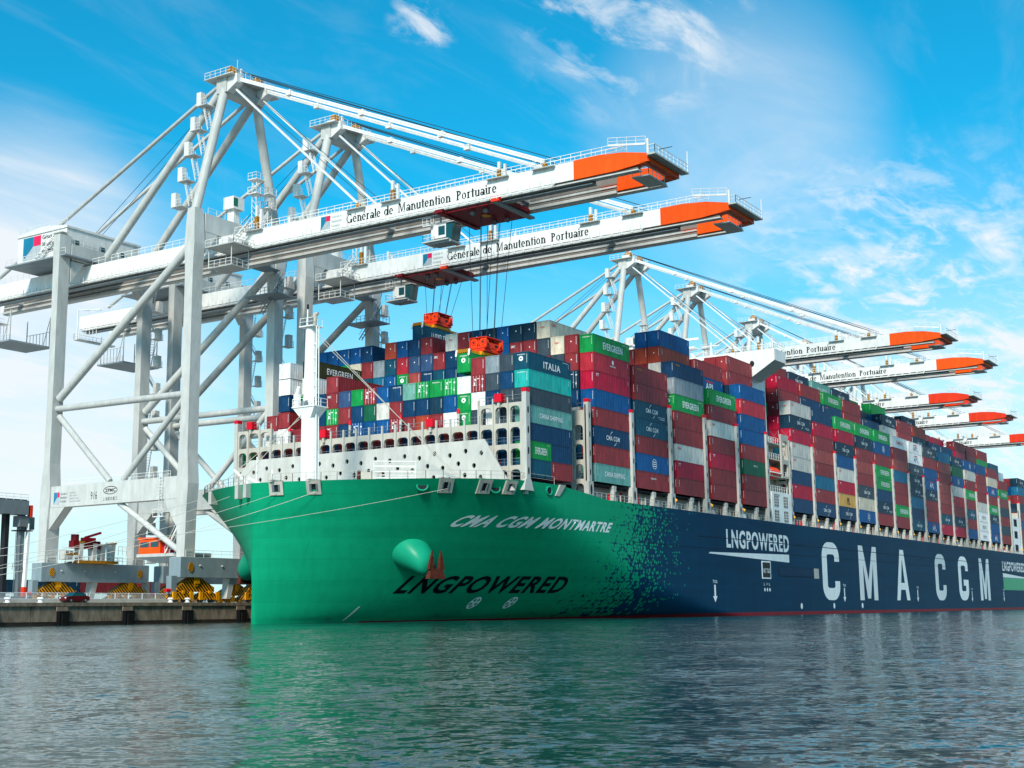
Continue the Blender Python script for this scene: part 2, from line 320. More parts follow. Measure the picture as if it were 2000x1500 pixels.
q_.box(-95, 420, 59.585, 59.599, -3, .55, mat('wet_concrete', '2a2722', .5, dirt=.5))
q_.box(-95, 420, 59.35, 61.499, QZ - .5, QZ + .02, 'concrete'); tag(q_.build('quay'), kind='structure')
fd = MB(); fd.box(-.85, .85, -.75, 0, -2, 2.05, 'black'); fd.box(-.55, .55, -1.0, -.75, -1.6, 1.7, 'tyre'); fd.box(-.95, .95, -.2, .0, 2.05, 2.65, 'concrete')
first = None
for i in range(9):
    x = -81 + i * 12.1
    o = fd.build('quay_fender') if first is None else first.copy()
    if first is None: first = o
    else: C.objects.link(o)
    o.location = (x, 59.34, 0); tag(o, 'black rubber fender block on the concrete quay face left of the green bow', 'fender', 'fenders along the quay wall')
bo = MB(); bo.tube((0, 0, 0), (0, 0, .5), .32, 'white', 14); bo.tube((0, 0, .5), (0, 0, .75), .5, 'white', 14, .42); bo.tube((0, 0, 0), (0, 0, .06), .55, 'white', 14)
fb = None
for i, x in enumerate((-66, -41, -35.5, -10.8, -7.2)):
    o = bo.build('bollard') if fb is None else fb.copy()
    if fb is None: fb = o
    else: C.objects.link(o)
    o.location = (x, 60.4, QZ + .02); tag(o, 'small white bollard standing on the quay edge', 'bollard', 'bollards along the quay edge')
fn = MB()
for i in range(34):
    x = -90 + i * 2.7; fn.box(x, x + .1, 62.9, 63, QZ, QZ + 1.5, 'white')
fn.box(-90, 2, 62.93, 62.97, QZ + 1.42, QZ + 1.5, 'rail'); fn.box(-90, 2, 62.93, 62.97, QZ + .55, QZ + .62, 'rail')
fo = empty('guard_fence', (0, 0, 0)); fn.build('fence_frame', fo)
gm = bpy.data.materials.new('fence_mesh'); gm.use_nodes = True; nn, ll = gm.node_tree.nodes, gm.node_tree.links
tr = nn.new('ShaderNodeBsdfTransparent'); mx = nn.new('ShaderNodeMixShader'); mx.inputs[0].default_value = .28; nn['Principled BSDF'].inputs['Base Color'].default_value = (.5, .52, .53, 1)
ll.new(tr.outputs[0], mx.inputs[1]); ll.new(nn['Principled BSDF'].outputs[0], mx.inputs[2]); ll.new(mx.outputs[0], nn['Material Output'].inputs[0]); MATS['mesh'] = gm; M['mesh'] = gm
MB().box(-90, 2, 62.94, 62.96, QZ + .05, QZ + 1.4, 'mesh').build('mesh_panel', fo)
tag(fo, 'low white posted mesh fence along the quay apron by the crane wheels', 'fence')
MB_k = MB().box(-90, -9, 61.75, 62.1, QZ - .01, QZ + .55, 'apron'); tag(MB_k.build('kerb_wall'), 'long low pale concrete kerb between quay edge and fence', 'kerb')
# ------------------------------------------------------------------ car on the quay
car = empty('parked_car', (-29.0, 61.05, QZ + .03)); tag(car, 'small dark red car parked on the quay edge before the fence', 'car')
def sec(x, zs): return [(x, -.85, zs[0]), (x, .85, zs[0]), (x, .85, zs[1]), (x, -.85, zs[1])]
cb = MB(); cb.loft([sec(-2.1, (.35, .75)), sec(-2.0, (.25, .85)), sec(-1.0, (.22, .95)), sec(1.4, (.22, .98)), sec(2.0, (.28, .9)), sec(2.1, (.4, .75))], 'carred'); cb.build('body', car)
cb = MB(); cb.loft([[(-1.1, -.8, .95), (1.6, -.8, .95), (1.6, .8, .95), (-1.1, .8, .95)], [(-.4, -.65, 1.48), (1.1, -.65, 1.48), (1.1, .65, 1.48), (-.4, .65, 1.48)]], 'glass'); cb.build('window', car)
MB().box(-.4, 1.1, -.66, .66, 1.47, 1.53, 'carred').build('roof', car)
for sx_ in (-1.3, 1.3):
    for sy in (-1, 1):
        w = MB().tube((sx_, sy * .72, .32), (sx_, sy * .9, .32), .32, 'tyre', 16).build('wheel', car); MB().tube((sx_, sy * .89, .32), (sx_, sy * .915, .32), .19, 'steel', 12).build('rim', w)
for sy in (-.6, .6): MB().box(-2.13, -2.08, sy - .15, sy + .15, .62, .76, 'white').build('headlight', car)

# ------------------------------------------------------------------ container ship
YC, HB, XS = 28.2, 28.7, -26.5
def hT(z): return max(0.0, min(z, 19.4)) / 19
def hL(z): return 105.32 - 78.32 * hT(z) ** .597
def hp(z): return 1.0895 - .3416 * hT(z) ** .486
def half(x, z):
    s = (x - XS) / hL(z)
    return 0.0 if s <= 0 else HB if s >= 1 else HB * math.sin(math.pi / 2 * s ** hp(z))
def zd(x):                                   # bulwark top / sheer
    t = min(1, max(0, (x - 11.5) / 6.5)); t = t * t * (3 - 2 * t); fwd = 19.1 + .45 * min(1, max(0, (x + 26) / 24)); return fwd + (18.3 - fwd) * t
def hy(x, z): return YC - half(x, z)
ship = empty('container_ship', (0, 0, 0)); tag(ship, 'huge green bowed container ship with navy hull moored along the quay', 'container ship')
XE = 372
def hull():
    na, nl = 40, 50; zs = list(np.linspace(-1.5, 18.2, 30))
    def ringpts(z, top=False):
        out = []
        for sgn in (-1, 1):
            pts = []
            n = hp(z); L = hL(z)
            for i in range(na + 1):
                s_ = (i / na) ** 1.35; x = XS + L * s_ ** (1 / n); b = HB * math.sin(math.pi / 2 * s_); pts.append((x, b))
            x1 = XS + L
            for i in range(1, nl + 1): pts.append((x1 + (XE - x1) * i / nl, HB))
            out.append([(x, YC + sgn * b, (zd(x) if top else z)) for x, b in pts])
        return out
    star, port = [], []
    for z in zs: a, b = ringpts(z); star.append(a); port.append(b)
    # last strip follows the sheer
    a, b = ringpts(19.3, True); star.append(a); port.append(b)
    nr, nc = len(star), len(star[0]); v = [p for r in star for p in r] + [p for r in port for p in r]; f = []
    for r in range(nr - 1):
        for c in range(nc - 1):
            i = r * nc + c; f.append((i, i + 1, i + nc + 1, i + nc)); j = nr * nc + i; f.append((j + 1, j, j + nc, j + nc + 1))
    # transom
    f.append(tuple([r * nc + nc - 1 for r in range(nr)] + [nr * nc + r * nc + nc - 1 for r in range(nr)][::-1]))
    me = bpy.data.meshes.new('hull'); me.from_pydata(v, [], f); bm = bmesh.new(); bm.from_mesh(me); bmesh.ops.remove_doubles(bm, verts=bm.verts, dist=.002); bmesh.ops.recalc_face_normals(bm, faces=bm.faces); bm.to_mesh(me); bm.free()
    me.polygons.foreach_set('use_smooth', [True] * len(me.polygons))
    m = bpy.data.materials.new('hull_paint'); m.use_nodes = True; n, l = m.node_tree.nodes, m.node_tree.links; b = n['Principled BSDF']
    t = n.new('ShaderNodeTexCoord'); sp = n.new('ShaderNodeSeparateXYZ'); l.new(t.outputs['Object'], sp.inputs[0])
    op = lambda o_, a_, b_=None, cl=False: mth(n, l, o_, a_, b_, cl)
    X, Z = sp.outputs[0], sp.outputs[2]
    # edge of the blue runs diagonally: further forward at the waterline
    E_ = op('SUBTRACT', X, op('MULTIPLY', op('SUBTRACT', Z, 8.0), .3))
    cvn = n.new('ShaderNodeCombineXYZ'); l.new(op('MULTIPLY', op('ADD', X, op('MULTIPLY', Z, -.18)), 1.55), cvn.inputs[0]); l.new(op('MULTIPLY', Z, 1.7), cvn.inputs[2])
    vo = N(n, 'ShaderNodeTexVoronoi'); vo.inputs['Scale'].default_value = 1.0; vo.inputs['Randomness'].default_value = .62; l.new(cvn.outputs[0], vo.inputs['Vector'])
    mr = n.new('ShaderNodeMapRange'); l.new(E_, mr.inputs[0]); mr.inputs[1].default_value = 13; mr.inputs[2].default_value = 44; mr.inputs[3].default_value = .92; mr.inputs[4].default_value = .29
    nz = N(n, 'ShaderNodeTexNoise'); nz.inputs['Scale'].default_value = .22; nz.inputs['Detail'].default_value = 3; l.new(t.outputs['Object'], nz.inputs['Vector'])
    rad = op('ADD', mr.outputs[0], op('MULTIPLY', op('SUBTRACT', nz.outputs[0], .5), .3))
    dot = op('LESS_THAN', vo.outputs['Distance'], rad)
    sc = n.new('ShaderNodeSeparateColor'); l.new(vo.outputs['Color'], sc.inputs[0])
    m2 = n.new('ShaderNodeMapRange'); l.new(E_, m2.inputs[0]); m2.inputs[1].default_value = 33; m2.inputs[2].default_value = 53; m2.inputs[3].default_value = 0; m2.inputs[4].default_value = 1.02
    keep = op('GREATER_THAN', sc.outputs[0], m2.outputs[0]); dot = op('MULTIPLY', dot, keep)
    far = op('LESS_THAN', E_, 12); dot = op('MAXIMUM', dot, far)
    n1 = N(n, 'ShaderNodeTexNoise'); mp = n.new('ShaderNodeMapping'); mp.inputs['Scale'].default_value = (.05, .05, .5); l.new(t.outputs['Object'], mp.inputs[0]); n1.inputs['Scale'].default_value = 1; n1.inputs['Detail'].default_value = 5; l.new(mp.outputs[0], n1.inputs['Vector'])
    gr = ramp(n, [(.3, (.004, .27, .135)), (.7, (.005, .325, .165))]); bl = ramp(n, [(.3, (.002, .036, .080)), (.7, (.003, .046, .102))])
    l.new(n1.outputs[0], gr.inputs[0]); l.new(n1.outputs[0], bl.inputs[0])
    mxc = N(n, 'ShaderNodeMix', data_type='RGBA'); l.new(dot, mxc.inputs[0]); l.new(bl.outputs[0], mxc.inputs[6]); l.new(gr.outputs[0], mxc.inputs[7])
    boot = op('MULTIPLY', op('LESS_THAN', Z, op('MINIMUM', op('MAXIMUM', op('ADD', op('MULTIPLY', X, .007), .22), .18), .62)), op('GREATER_THAN', X, -11)); mx2 = N(n, 'ShaderNodeMix', data_type='RGBA'); l.new(boot, mx2.inputs[0]); l.new(mxc.outputs[2], mx2.inputs[6]); mx2.inputs[7].default_value = (.22, .02, .03, 1)
    # rubbing strake lines painted in darker blue seams
    ms = n.new('ShaderNodeMapping'); ms.inputs['Scale'].default_value = (.9, .9, .05); l.new(t.outputs['Object'], ms.inputs[0]); ns = N(n, 'ShaderNodeTexNoise'); ns.inputs['Scale'].default_value = 1; ns.inputs['Detail'].default_value = 7; ns.inputs['Roughness'].default_value = .7; l.new(ms.outputs[0], ns.inputs['Vector'])
    rs = ramp(n, [(.36, .90), (.58, 1.0)]); l.new(ns.outputs[0], rs.inputs[0])
    bk_ = N(n, 'ShaderNodeTexBrick'); bk_.inputs['Scale'].default_value = 1; bk_.inputs['Mortar Size'].default_value = .03; bk_.inputs['Brick Width'].default_value = 11; bk_.inputs['Row Height'].default_value = 2.9; bk_.inputs['Color1'].default_value = (1, 1, 1, 1); bk_.inputs['Color2'].default_value = (.94, .94, .94, 1); bk_.inputs['Mortar'].default_value = (.80, .80, .80, 1)
    cb_ = n.new('ShaderNodeCombineXYZ'); l.new(X, cb_.inputs[0]); l.new(Z, cb_.inputs[1]); l.new(cb_.outputs[0], bk_.inputs['Vector'])
    mw_ = N(n, 'ShaderNodeMix', data_type='RGBA', blend_type='MULTIPLY'); mw_.inputs[0].default_value = 1; l.new(mx2.outputs[2], mw_.inputs[6]); l.new(bk_.outputs[0], mw_.inputs[7])
    mx3 = N(n, 'ShaderNodeMix', data_type='RGBA', blend_type='MULTIPLY'); mx3.inputs[0].default_value = 1; l.new(mw_.outputs[2], mx3.inputs[6]); l.new(rs.outputs[0], mx3.inputs[7])
    nr_ = N(n, 'ShaderNodeTexNoise'); nr_.inputs['Scale'].default_value = .6; nr_.inputs['Detail'].default_value = 9; nr_.inputs['Roughness'].default_value = .75; l.new(t.outputs['Object'], nr_.inputs['Vector'])
    low = n.new('ShaderNodeMapRange'); l.new(Z, low.inputs[0]); low.inputs[1].default_value = 3.2; low.inputs[2].default_value = .2
    sc_ = op('MULTIPLY', low.outputs[0], op('GREATER_THAN', nr_.outputs[0], .60)); mx4 = N(n, 'ShaderNodeMix', data_type='RGBA'); l.new(op('MULTIPLY', sc_, .45), mx4.inputs[0]); l.new(mx3.outputs[2], mx4.inputs[6]); mx4.inputs[7].default_value = (.05, .045, .035, 1)
    l.new(mx4.outputs[2], b.inputs['Base Color']); b.inputs['Roughness'].default_value = .45; b.inputs['Specular IOR Level'].default_value = .02
    # plating: faint horizontal and vertical seams plus dents
    wv = N(n, 'ShaderNodeTexBrick'); wv.inputs['Scale'].default_value = 1; wv.inputs['Mortar Size'].default_value = .018; wv.inputs['Brick Width'].default_value = 9; wv.inputs['Row Height'].default_value = 2.6; wv.inputs['Color1'].default_value = wv.inputs['Color2'].default_value = (1, 1, 1, 1); wv.inputs['Mortar'].default_value = (0, 0, 0, 1)
    c2 = n.new('ShaderNodeCombineXYZ'); l.new(X, c2.inputs[0]); l.new(Z, c2.inputs[1]); l.new(c2.outputs[0], wv.inputs['Vector'])
    bp = n.new('ShaderNodeBump'); bp.inputs['Strength'].default_value = .25; bp.inputs['Distance'].default_value = .02; l.new(wv.outputs[0], bp.inputs['Height'])
    bp2 = n.new('ShaderNodeBump'); bp2.inputs['Strength'].default_value = .04; bp2.inputs['Distance'].default_value = .3; l.new(n1.outputs[0], bp2.inputs['Height']); l.new(bp.outputs[0], bp2.inputs['Normal']); l.new(bp2.outputs[0], b.inputs['Normal'])
    me.materials.append(m); return obj('hull', me, ship)
HULL = hull()
# decks
dk = MB(); pl = [(XS + .7 + 41 * (i / 40) ** 1.6, 0) for i in range(41)]; pl = [(x, max(.02, half(x - .3, 17.8) - .3)) for x, b in pl]
dpoly = [(x, YC - b) for x, b in pl] + [(16, YC - HB + .35), (16, YC + HB - .35)] + [(x, YC + b) for x, b in pl[::-1]][:-1]
dk.add([(x, y, 18.0) for x, y in dpoly], [tuple(range(len(dpoly)))], 'ship_grey'); dk.box(16, XE - .1, -.3, 56.7, 17.2, 17.6, 'ship_grey'); dk.build('deck', ship)
def conform(mb, vs, fs, mapf, m, off=.03, cut=.7):
    """lay flat lettering on the hull: mapf gives (x, z); y follows the plating"""
    bm = bmesh.new(); bv = [bm.verts.new((a, b, 0)) for a, b in vs]
    for f in fs:
        try: bm.faces.new([bv[i] for i in f])
        except ValueError: pass
    bmesh.ops.triangulate(bm, faces=bm.faces)
    for _ in range(7):
        ed = [e for e in bm.edges if (Vector((*mapf(*e.verts[0].co.xy), 0)) - Vector((*mapf(*e.verts[1].co.xy), 0))).length > cut]
        if not ed: break
        bmesh.ops.subdivide_edges(bm, edges=ed, cuts=1); bmesh.ops.triangulate(bm, faces=bm.faces)
    bm.verts.index_update(); P = []
    for v in bm.verts:
        x, z = mapf(v.co.x, v.co.y); P.append((x, hy(x, z) - off, z))
    mb.add(P, [[v.index for v in f.verts] for f in bm.faces], m, True); bm.free()
def arcmap(x0, x1, zz):                        # 0..1 along the hull's length at height zz -> x
    xs = np.linspace(x0, x1, 400); ys = np.array([hy(x, zz) for x in xs]); d = np.concatenate([[0], np.cumsum(np.hypot(np.diff(xs), np.diff(ys)))]); d /= d[-1]
    return lambda u: float(np.interp(u, d, xs))
M['hull_white'] = mat('hull_white', 'dfe6e8', .5, dirt=.12); M['hull_black'] = mat('hull_black', '0b0d16', .5, dirt=.1)
t_ = MB(); am = arcmap(-9.1, 23.7, 13.9); vs, fs = text2d('CMA CGM MONTMARTRE', .034); conform(t_, vs, fs, lambda a, b: (am(a * .955 + .045 * b), 13.05 + .15 * a + 1.6 * b), 'hull_white'); t_.build('ship_name', ship)
t_ = MB(); am2 = arcmap(-9.75, 16.4, 4); am3 = arcmap(-8.8, 16.1, 6.4); vs, fs = text2d('LNGPOWERED', .03); conform(t_, vs, fs, lambda a, b: (am2(a) * (1 - b) + am3(a) * b, 3.95 + 2.5 * b), 'hull_black'); t_.build('hull_lettering', ship)
def wheelmark(x, z, r):
    mb = MB(); sx_ = abs(arcmap(x - 1, x + 1, z)(.5) - x); k = 1 / math.hypot(1, (hy(x + .5, z) - hy(x - .5, z)))
    mp_ = lambda a, b: (x + a * r * k, z + b * r)
    for a0 in range(0, 360, 12):
        p = ring(0, 0, 1, 1, .2, .2, a0, a0 + 12, 1)
        for q in p: conform(mb, q, [tuple(range(4))], mp_, 'hull_white')
    for k_ in range(5):
        a = 90 + k_ * 72; d = (math.cos(R(a)), math.sin(R(a))); e = (-d[1] * .2, d[0] * .2)
        conform(mb, [(e[0] * .4, e[1] * .4), (d[0] * .82 + e[0], d[1] * .82 + e[1]), (d[0] * .82 - e[0], d[1] * .82 - e[1]), (-e[0] * .4, -e[1] * .4)], [(0, 1, 2, 3)], mp_, 'hull_white', .034)
    mb.build('thruster_mark', ship)
wheelmark(3.26, 2.6, .85); wheelmark(9.18, 2.6, .85)
mb = MB()
for i in range(9): conform(mb, [(0, 0), (.28, 0), (.28, .16), (0, .16)], [(0, 1, 2, 3)], lambda a, b, i=i: (-13.8 + i * .09 + a, .3 + i * .22 + b), 'hull_white')
mb.build('draught_mark', ship)
def flat(mb, pts, m, y=-.52): mb.add([(x, y, z) for x, z in pts], [tuple(range(len(pts)))], m)
def sidetext(name, txt, x0, x1, z0, z1, m='hull_white', off=.02, y=-.53):
    mb = MB(); put_text(mb, txt, (x0, y, z0), (1, 0, 0), (0, 0, 1), x1 - x0, z1 - z0, m, off); return mb
# tall block letters of the company name, squared shapes as on the hull
def blockC(mb, x0, x1, z0, z1, t, m, y):
    tz = t * .84; rx, rz = (x1 - x0) * .40, (z1 - z0) * .25; ht = (z1 - z0) * .33
    flat(mb, [(x0, z0 + rz), (x0 + t, z0 + rz), (x0 + t, z1 - rz), (x0, z1 - rz)], m, y)
    for zz, s in ((z1, 1), (z0, -1)):
        flat(mb, [(x0 + rx, zz - s * tz), (x1 - rx, zz - s * tz), (x1 - rx, zz), (x0 + rx, zz)], m, y)
        flat(mb, [(x1 - t, zz - s * ht), (x1, zz - s * ht), (x1, zz - s * rz), (x1 - t, zz - s * rz)], m, y)
        for xc, sx_ in ((x1 - rx, 1), (x0 + rx, -1)):
            for q_ in ring(0, 0, rx, rz, t, tz, 0, 90, 10): flat(mb, [(xc + sx_ * a, zz - s * rz + s * b) for a, b in q_], m, y)
    return z0 + ht
mb = MB(); LZ0, LZ1 = 2.9, 15.4; T_ = 3.1
for kind, x0, x1 in (('C', 117.8, 128.8), ('M', 142.3, 155.5), ('A', 170.5, 181.6), ('C', 206, 216.6), ('G', 230, 240.9), ('M', 254.4, 266.5)):
    mb = MB()
    if kind in 'CG':
        zl = blockC(mb, x0, x1, LZ0, LZ1, T_, 'hull_white', -.53)
        if kind == 'G':
            zt = LZ0 + .47 * (LZ1 - LZ0); flat(mb, [(x1 - T_, zl), (x1, zl), (x1, zt), (x1 - T_ * 1.8, zt), (x1 - T_ * 1.8, zt - 1.7), (x1 - T_, zt - 1.7)], 'hull_white', -.53)
    elif kind == 'M':
        w = x1 - x0; t = 3.0; xm = (x0 + x1) / 2
        flat(mb, [(x0, LZ0), (x0 + t, LZ0), (x0 + t, LZ0 + 8.2), (xm - 1.15, LZ0 + .4), (xm + 1.15, LZ0 + .4), (x1 - t, LZ0 + 8.2), (x1 - t, LZ0), (x1, LZ0), (x1, LZ1), (x1 - t, LZ1), (xm, LZ0 + 4.6), (x0 + t, LZ1), (x0, LZ1)], 'hull_white', -.53)
    else:
        xm = (x0 + x1) / 2; t = 2.7
        v, f = plate('a', [(x0, LZ0), (x0 + t, LZ0), (x0 + t + .9, LZ0 + 2.6), (x1 - t - .9, LZ0 + 2.6), (x1 - t, LZ0), (x1, LZ0), (xm + 1.5, LZ1), (xm - 1.5, LZ1)], [[(x0 + t + 1.35, LZ0 + 4.3), (x1 - t - 1.35, LZ0 + 4.3), (xm + .15, LZ1 - 2.6), (xm - .15, LZ1 - 2.6)]], .01); mb.add([(a, -.53 + c * .5, b) for a, b, c in v], f, 'hull_white')
    mb.build('hull_letter', ship)
mb = sidetext('l', 'LNGPOWERED', 67.4, 98.8, 12.4, 15.85, off=.03); flat(mb, [(59.4, 11.15), (98.6, 10.4), (98.6, 12.0), (60, 11.4)], 'hull_white'); mb.build('hull_lettering', ship)
M['hull_green'] = mat('hull_green', '0f9465', .4)
mb = sidetext('l', 'LNGPOWERED', 284.6, 317, 12.2, 15.3, off=.03); flat(mb, [(284.8, 11.5), (330, 10.2), (284.8, 10.2)], 'hull_white'); flat(mb, [(284.8, 10.15), (330, 10.15), (330, 6.2), (284.8, 6.2)], 'hull_green', -.515); mb.build('hull_lettering', ship)
for x in (61.6, 131.5, 188.5, 244.2, 284.2, 330):          # tug pushing arrows
    mb = MB(); put_text(mb, 'TUG', (x - .9, -.53, 5.9), (1, 0, 0), (0, 0, 1), 1.9, .55, 'hull_white'); flat(mb, [(x - .35, 5.6), (x - .35, 3.6), (x - .95, 3.6), (x, 2.5), (x + .95, 3.6), (x + .35, 3.6), (x + .35, 5.6)], 'hull_white'); mb.build('tug_mark', ship)
pd = MB(); pd.box(83.9, 88.4, -.56, -.50, 7.0, 10.4, 'white'); pd.box(84.2, 88.1, -.575, -.55, 7.25, 10.15, 'black'); put_text(pd, 'NO TUG', (84.5, -.59, 8.1), (1, 0, 0), (0, 0, 1), 3.3, .9, 'hull_white'); pd.build('pilot_door', ship)
pd = MB()
for i in range(3): put_text(pd, 'LVL'[i], (84.6 + i * 1.3, -.53, 5.7), (1, 0, 0), (0, 0, 1), .5, .5, 'hull_white'); pd.add([(85 + i * 1.3 + a, -.53, 4.9 + b) for a, b in ellipse(0, 0, .35, .35, 12)], [tuple(range(12))], 'hull_white')
pd.build('tug_mark', ship)
pd = MB(); pd.box(92.6, 115.6, -.55, -.50, 7.6, 9.5, mat('seam_navy', '06243c', .6)); pd.box(93, 112.4, -.58, -.54, 7.75, 9.35, mat('hatch_navy', '0a3352', .6)); pd.box(112.6, 115.5, -.56, -.545, 7.4, 9.5, 'ship_grey'); pd.build('side_hatch', ship)
for x in (104.5, 124.3, 143.5):
    MB().add([(x + a, -.53, 1.7 + b) for a, b in ellipse(0, 0, .62, .62, 14)], [tuple(range(14))], 'hull_white').build('draught_mark', ship)
sk = MB(); m_sk = mat('seam_navy', '06243c', .45); sk.box(55, XE, -.535, -.5, 14.05, 14.2, m_sk); sk.box(30, XE, -.53, -.5, 12.05, 12.13, m_sk); sk.build('rubbing_strake', ship)
# anchor pods and anchors
def pod(px, pz, sgn):
    y0 = hy(px, pz); y0 = y0 if sgn < 0 else 2 * YC - y0
    base = Vector((px, y0 - sgn * (1.6 if sgn < 0 else 3.2), pz + .5)); ax = Vector((-.10, sgn * .98, -.30)).normalized(); a = ax.cross(Vector((0, 0, 1))).normalized(); b = a.cross(ax)
    if b.z < 0: a, b = -a, -b
    rings = []
    for t, ra, rb in ((0, 2.7, 2.6), (1.4, 2.62, 2.5), (2.6, 2.4, 2.25), (3.6, 2.1, 1.95), (4.4, 1.75, 1.6), (4.8, 1.4, 1.25), (5.0, .95, .8), (5.05, .3, .25)):
        c = base + ax * t - b * (.05 * t * t) ; rings.append([c + a * (ra * math.cos(2 * math.pi * i / 28)) + b * (rb * math.sin(2 * math.pi * i / 28)) for i in range(28)])
    mb = MB(); mb.loft(rings, M['hull_green_pod'], smooth=True); o = mb.build('anchor_pod', ship)
    e = base + ax * 4.9 - b * 1.2 + Vector((.9, 0, 0))
    an = MB(); X = a * (1 if a.x > 0 else -1); U = Vector((0, 0, 1)); F = Vector((0, sgn, 0))
    q = lambda u, v, w: e + X * u * .8 + U * v * .86 + F * w * .8
    an.add([q(-2.1, -1.9, .1), (q(2.1, -1.9, .1)), q(1.5, -.3, .4), q(-1.5, -.3, .4), q(-2.1, -1.9, 1.1), q(2.1, -1.9, 1.1), q(1.5, -.3, .9), q(-1.5, -.3, .9)], [(3, 2, 1, 0), (4, 5, 6, 7), (0, 1, 5, 4), (1, 2, 6, 5), (2, 3, 7, 6), (3, 0, 4, 7)], 'rust')
    for s in (-1, 1):
        an.loft([[q(s * 1.35 + c * .62, -.4, .65 + d * .28) for c, d in ((-1, -1), (1, -1), (1, 1), (-1, 1))], [q(s * 1.2 + c * .4, 1.2, .75 + d * .2) for c, d in ((-1, -1), (1, -1), (1, 1), (-1, 1))], [q(s * 1.15 + c * .05, 2.6, .8 + d * .06) for c, d in ((-1, -1), (1, -1), (1, 1), (-1, 1))]], 'rust')
    an.tube(q(0, -1, .5), q(0, 1.2, -.6), .4, 'rust', 10); an.build('anchor', ship)
M['hull_green_pod'] = mat('hull_green_pod', (.007, .30, .17), .36, dirt=.08)
POD = (-10.4, 9.6)
pod(*POD, -1); pod(*POD, 1)
# mooring chocks on the bulwark
def chock(x, z, w=2.0, h=1.85):
    y = hy(x, z); d = Vector((1, (hy(x + .3, z) - hy(x - .3, z)) / .6, 0)).normalized(); nrm = Vector((d.y, -d.x, 0)); fl = (hy(x, z - .8) - hy(x, z + .8)) / 1.6
    o = Vector((x, y, z)); U = Vector((0, 0, 1)) + nrm * (fl * .8); mb = MB()
    P = lambda u, v, w_: o + d * u + U * v + nrm * w_
    def bx(u0, u1, v0, v1, w0, w1, m): mb.add([P(u, v, w_) for w_ in (w0, w1) for v in (v0, v1) for u in (u0, u1)], [(0, 2, 3, 1), (4, 5, 7, 6), (0, 1, 5, 4), (2, 6, 7, 3), (0, 4, 6, 2), (1, 3, 7, 5)], m)
    bx(-w / 2, -w / 2 + .4, -h / 2, h / 2, -.2, .32, 'ship_buff'); bx(w / 2 - .4, w / 2, -h / 2, h / 2, -.2, .32, 'ship_buff'); bx(-w / 2 + .4, w / 2 - .4, h / 2 - .45, h / 2, -.2, .30, 'ship_buff'); bx(-w / 2 + .4, w / 2 - .4, -h / 2, -h / 2 + .4, -.2, .36, 'ship_buff')
    bx(-w / 2 + .4, w / 2 - .4, -h / 2 + .4, h / 2 - .45, -.2, .06, 'dark')
    for s in (-.45, .45): mb.tube(P(s * w * .5, -h / 2 + .4, .15), P(s * w * .5, h / 2 - .45, .15), .2, 'steel', 8)
    mb.box(o.x - w * .6, o.x + w * .6, o.y - .1, o.y + .5, z + h / 2 + .1, z + h / 2 + .25, 'ship_buff'); mb.build('mooring_chock', ship)
CH = []
for (x, z) in ((-25.57, 18.2), (-23.43, 18.2), (-12.81, 18.36), (-8.3, 18.36), (-4.55, 18.4)): chock(x, z); CH.append((x, hy(x, z) - .3, z))
def chock_port(x, z):
    y = 2 * YC - hy(x, z); mb = MB(); mb.box(x - .95, x + .95, y - .3, y + .3, z - 1.0, z + .9, 'ship_grey'); mb.build('mooring_chock', ship)
for x, z in ((-26.3, 18.1), (-25.6, 18.1), (-20, 18.2)): chock_port(x, z)
for x, z in ((-15.1, 18.3), (-6.6, 18.2), (4.3, 18.5)):
    mb = MB(); y = hy(x, z); o = Vector((x, y - .02, z)); d = Vector((1, (hy(x + .3, z) - hy(x - .3, z)) / .6, 0)).normalized(); n_ = Vector((d.y, -d.x, 0))
    for i in range(16):
        a0, a1 = 2 * math.pi * i / 16, 2 * math.pi * (i + 1) / 16
        mb.tube(o + d * .75 * math.cos(a0) + Vector((0, 0, .6 * math.sin(a0))) + n_ * .05, o + d * .75 * math.cos(a1) + Vector((0, 0, .6 * math.sin(a1))) + n_ * .05, .14, M['hull_green_pod'], 6, caps=False)
    mb.add([o + d * .7 * math.cos(2 * math.pi * i / 16) + Vector((0, 0, .55 * math.sin(2 * math.pi * i / 16))) + n_ * .06 for i in range(16)], [tuple(range(16))], 'dark'); mb.build('fairlead', ship)
mb = MB(); mb.loft([[(6.0, -.62, 17.9), (7.2, -.62, 17.9), (7.2, -.3, 17.9), (6.0, -.3, 17.9)], [(7.3, -.75, 19.6), (8.9, -.75, 19.6), (8.9, -.3, 19.6), (7.3, -.3, 19.6)]], 'ship_buff'); mb.build('gangway_recess', ship)
# forecastle rails
mb = MB(); pts = [(x, half(x, 19.2) - .25) for x in (XS + .5 + 35 * (i / 22) ** 1.7 for i in range(23)) if x < 9]
for s in (-1, 1):
    mb = MB(); mb.rail([(x, YC + s * b, zd(x)) for x, b in pts], 'ship_buff', 1.15, 1.6, .03); mb.build('railing', ship)
# breakwater with round drain holes
holes = []
for i in range(17):
    for j in range(3):
        y = 5.6 + i * 2.75 + (j % 2) * 1.2; z = 20.2 + j * 1.75 + (i % 2) * .45
        if 4.4 < y < 51 and (z < 24.6) and not (y < 4.2 + (25.6 - z) * 0.0): holes.append(ellipse(y, z, .34, .38, 12))
v, f = plate('b', [(-.2, 18), (1.6, 20.4), (5.2, 25.7), (50.6, 25.7), (54.2, 21.6), (55.6, 18)], holes, .3)
mb = MB(); mb.add([(-4.4 + .25 * (b - 18) * .3 + c, a, b) for a, b, c in v], f, 'ship_grey')
for y in range(6, 52, 6): mb.prism([(-3.9, 18), (-1.8, 18), (-3.2, 25)], 'y', y + .4, y + .55, 'ship_grey')
mb.box(-2.4, -2.2, 7, 49.5, 18.1, 25.2, 'dark'); mb.build('breakwater', ship)  # dark sheet behind the plate stands in for shade inside the holes
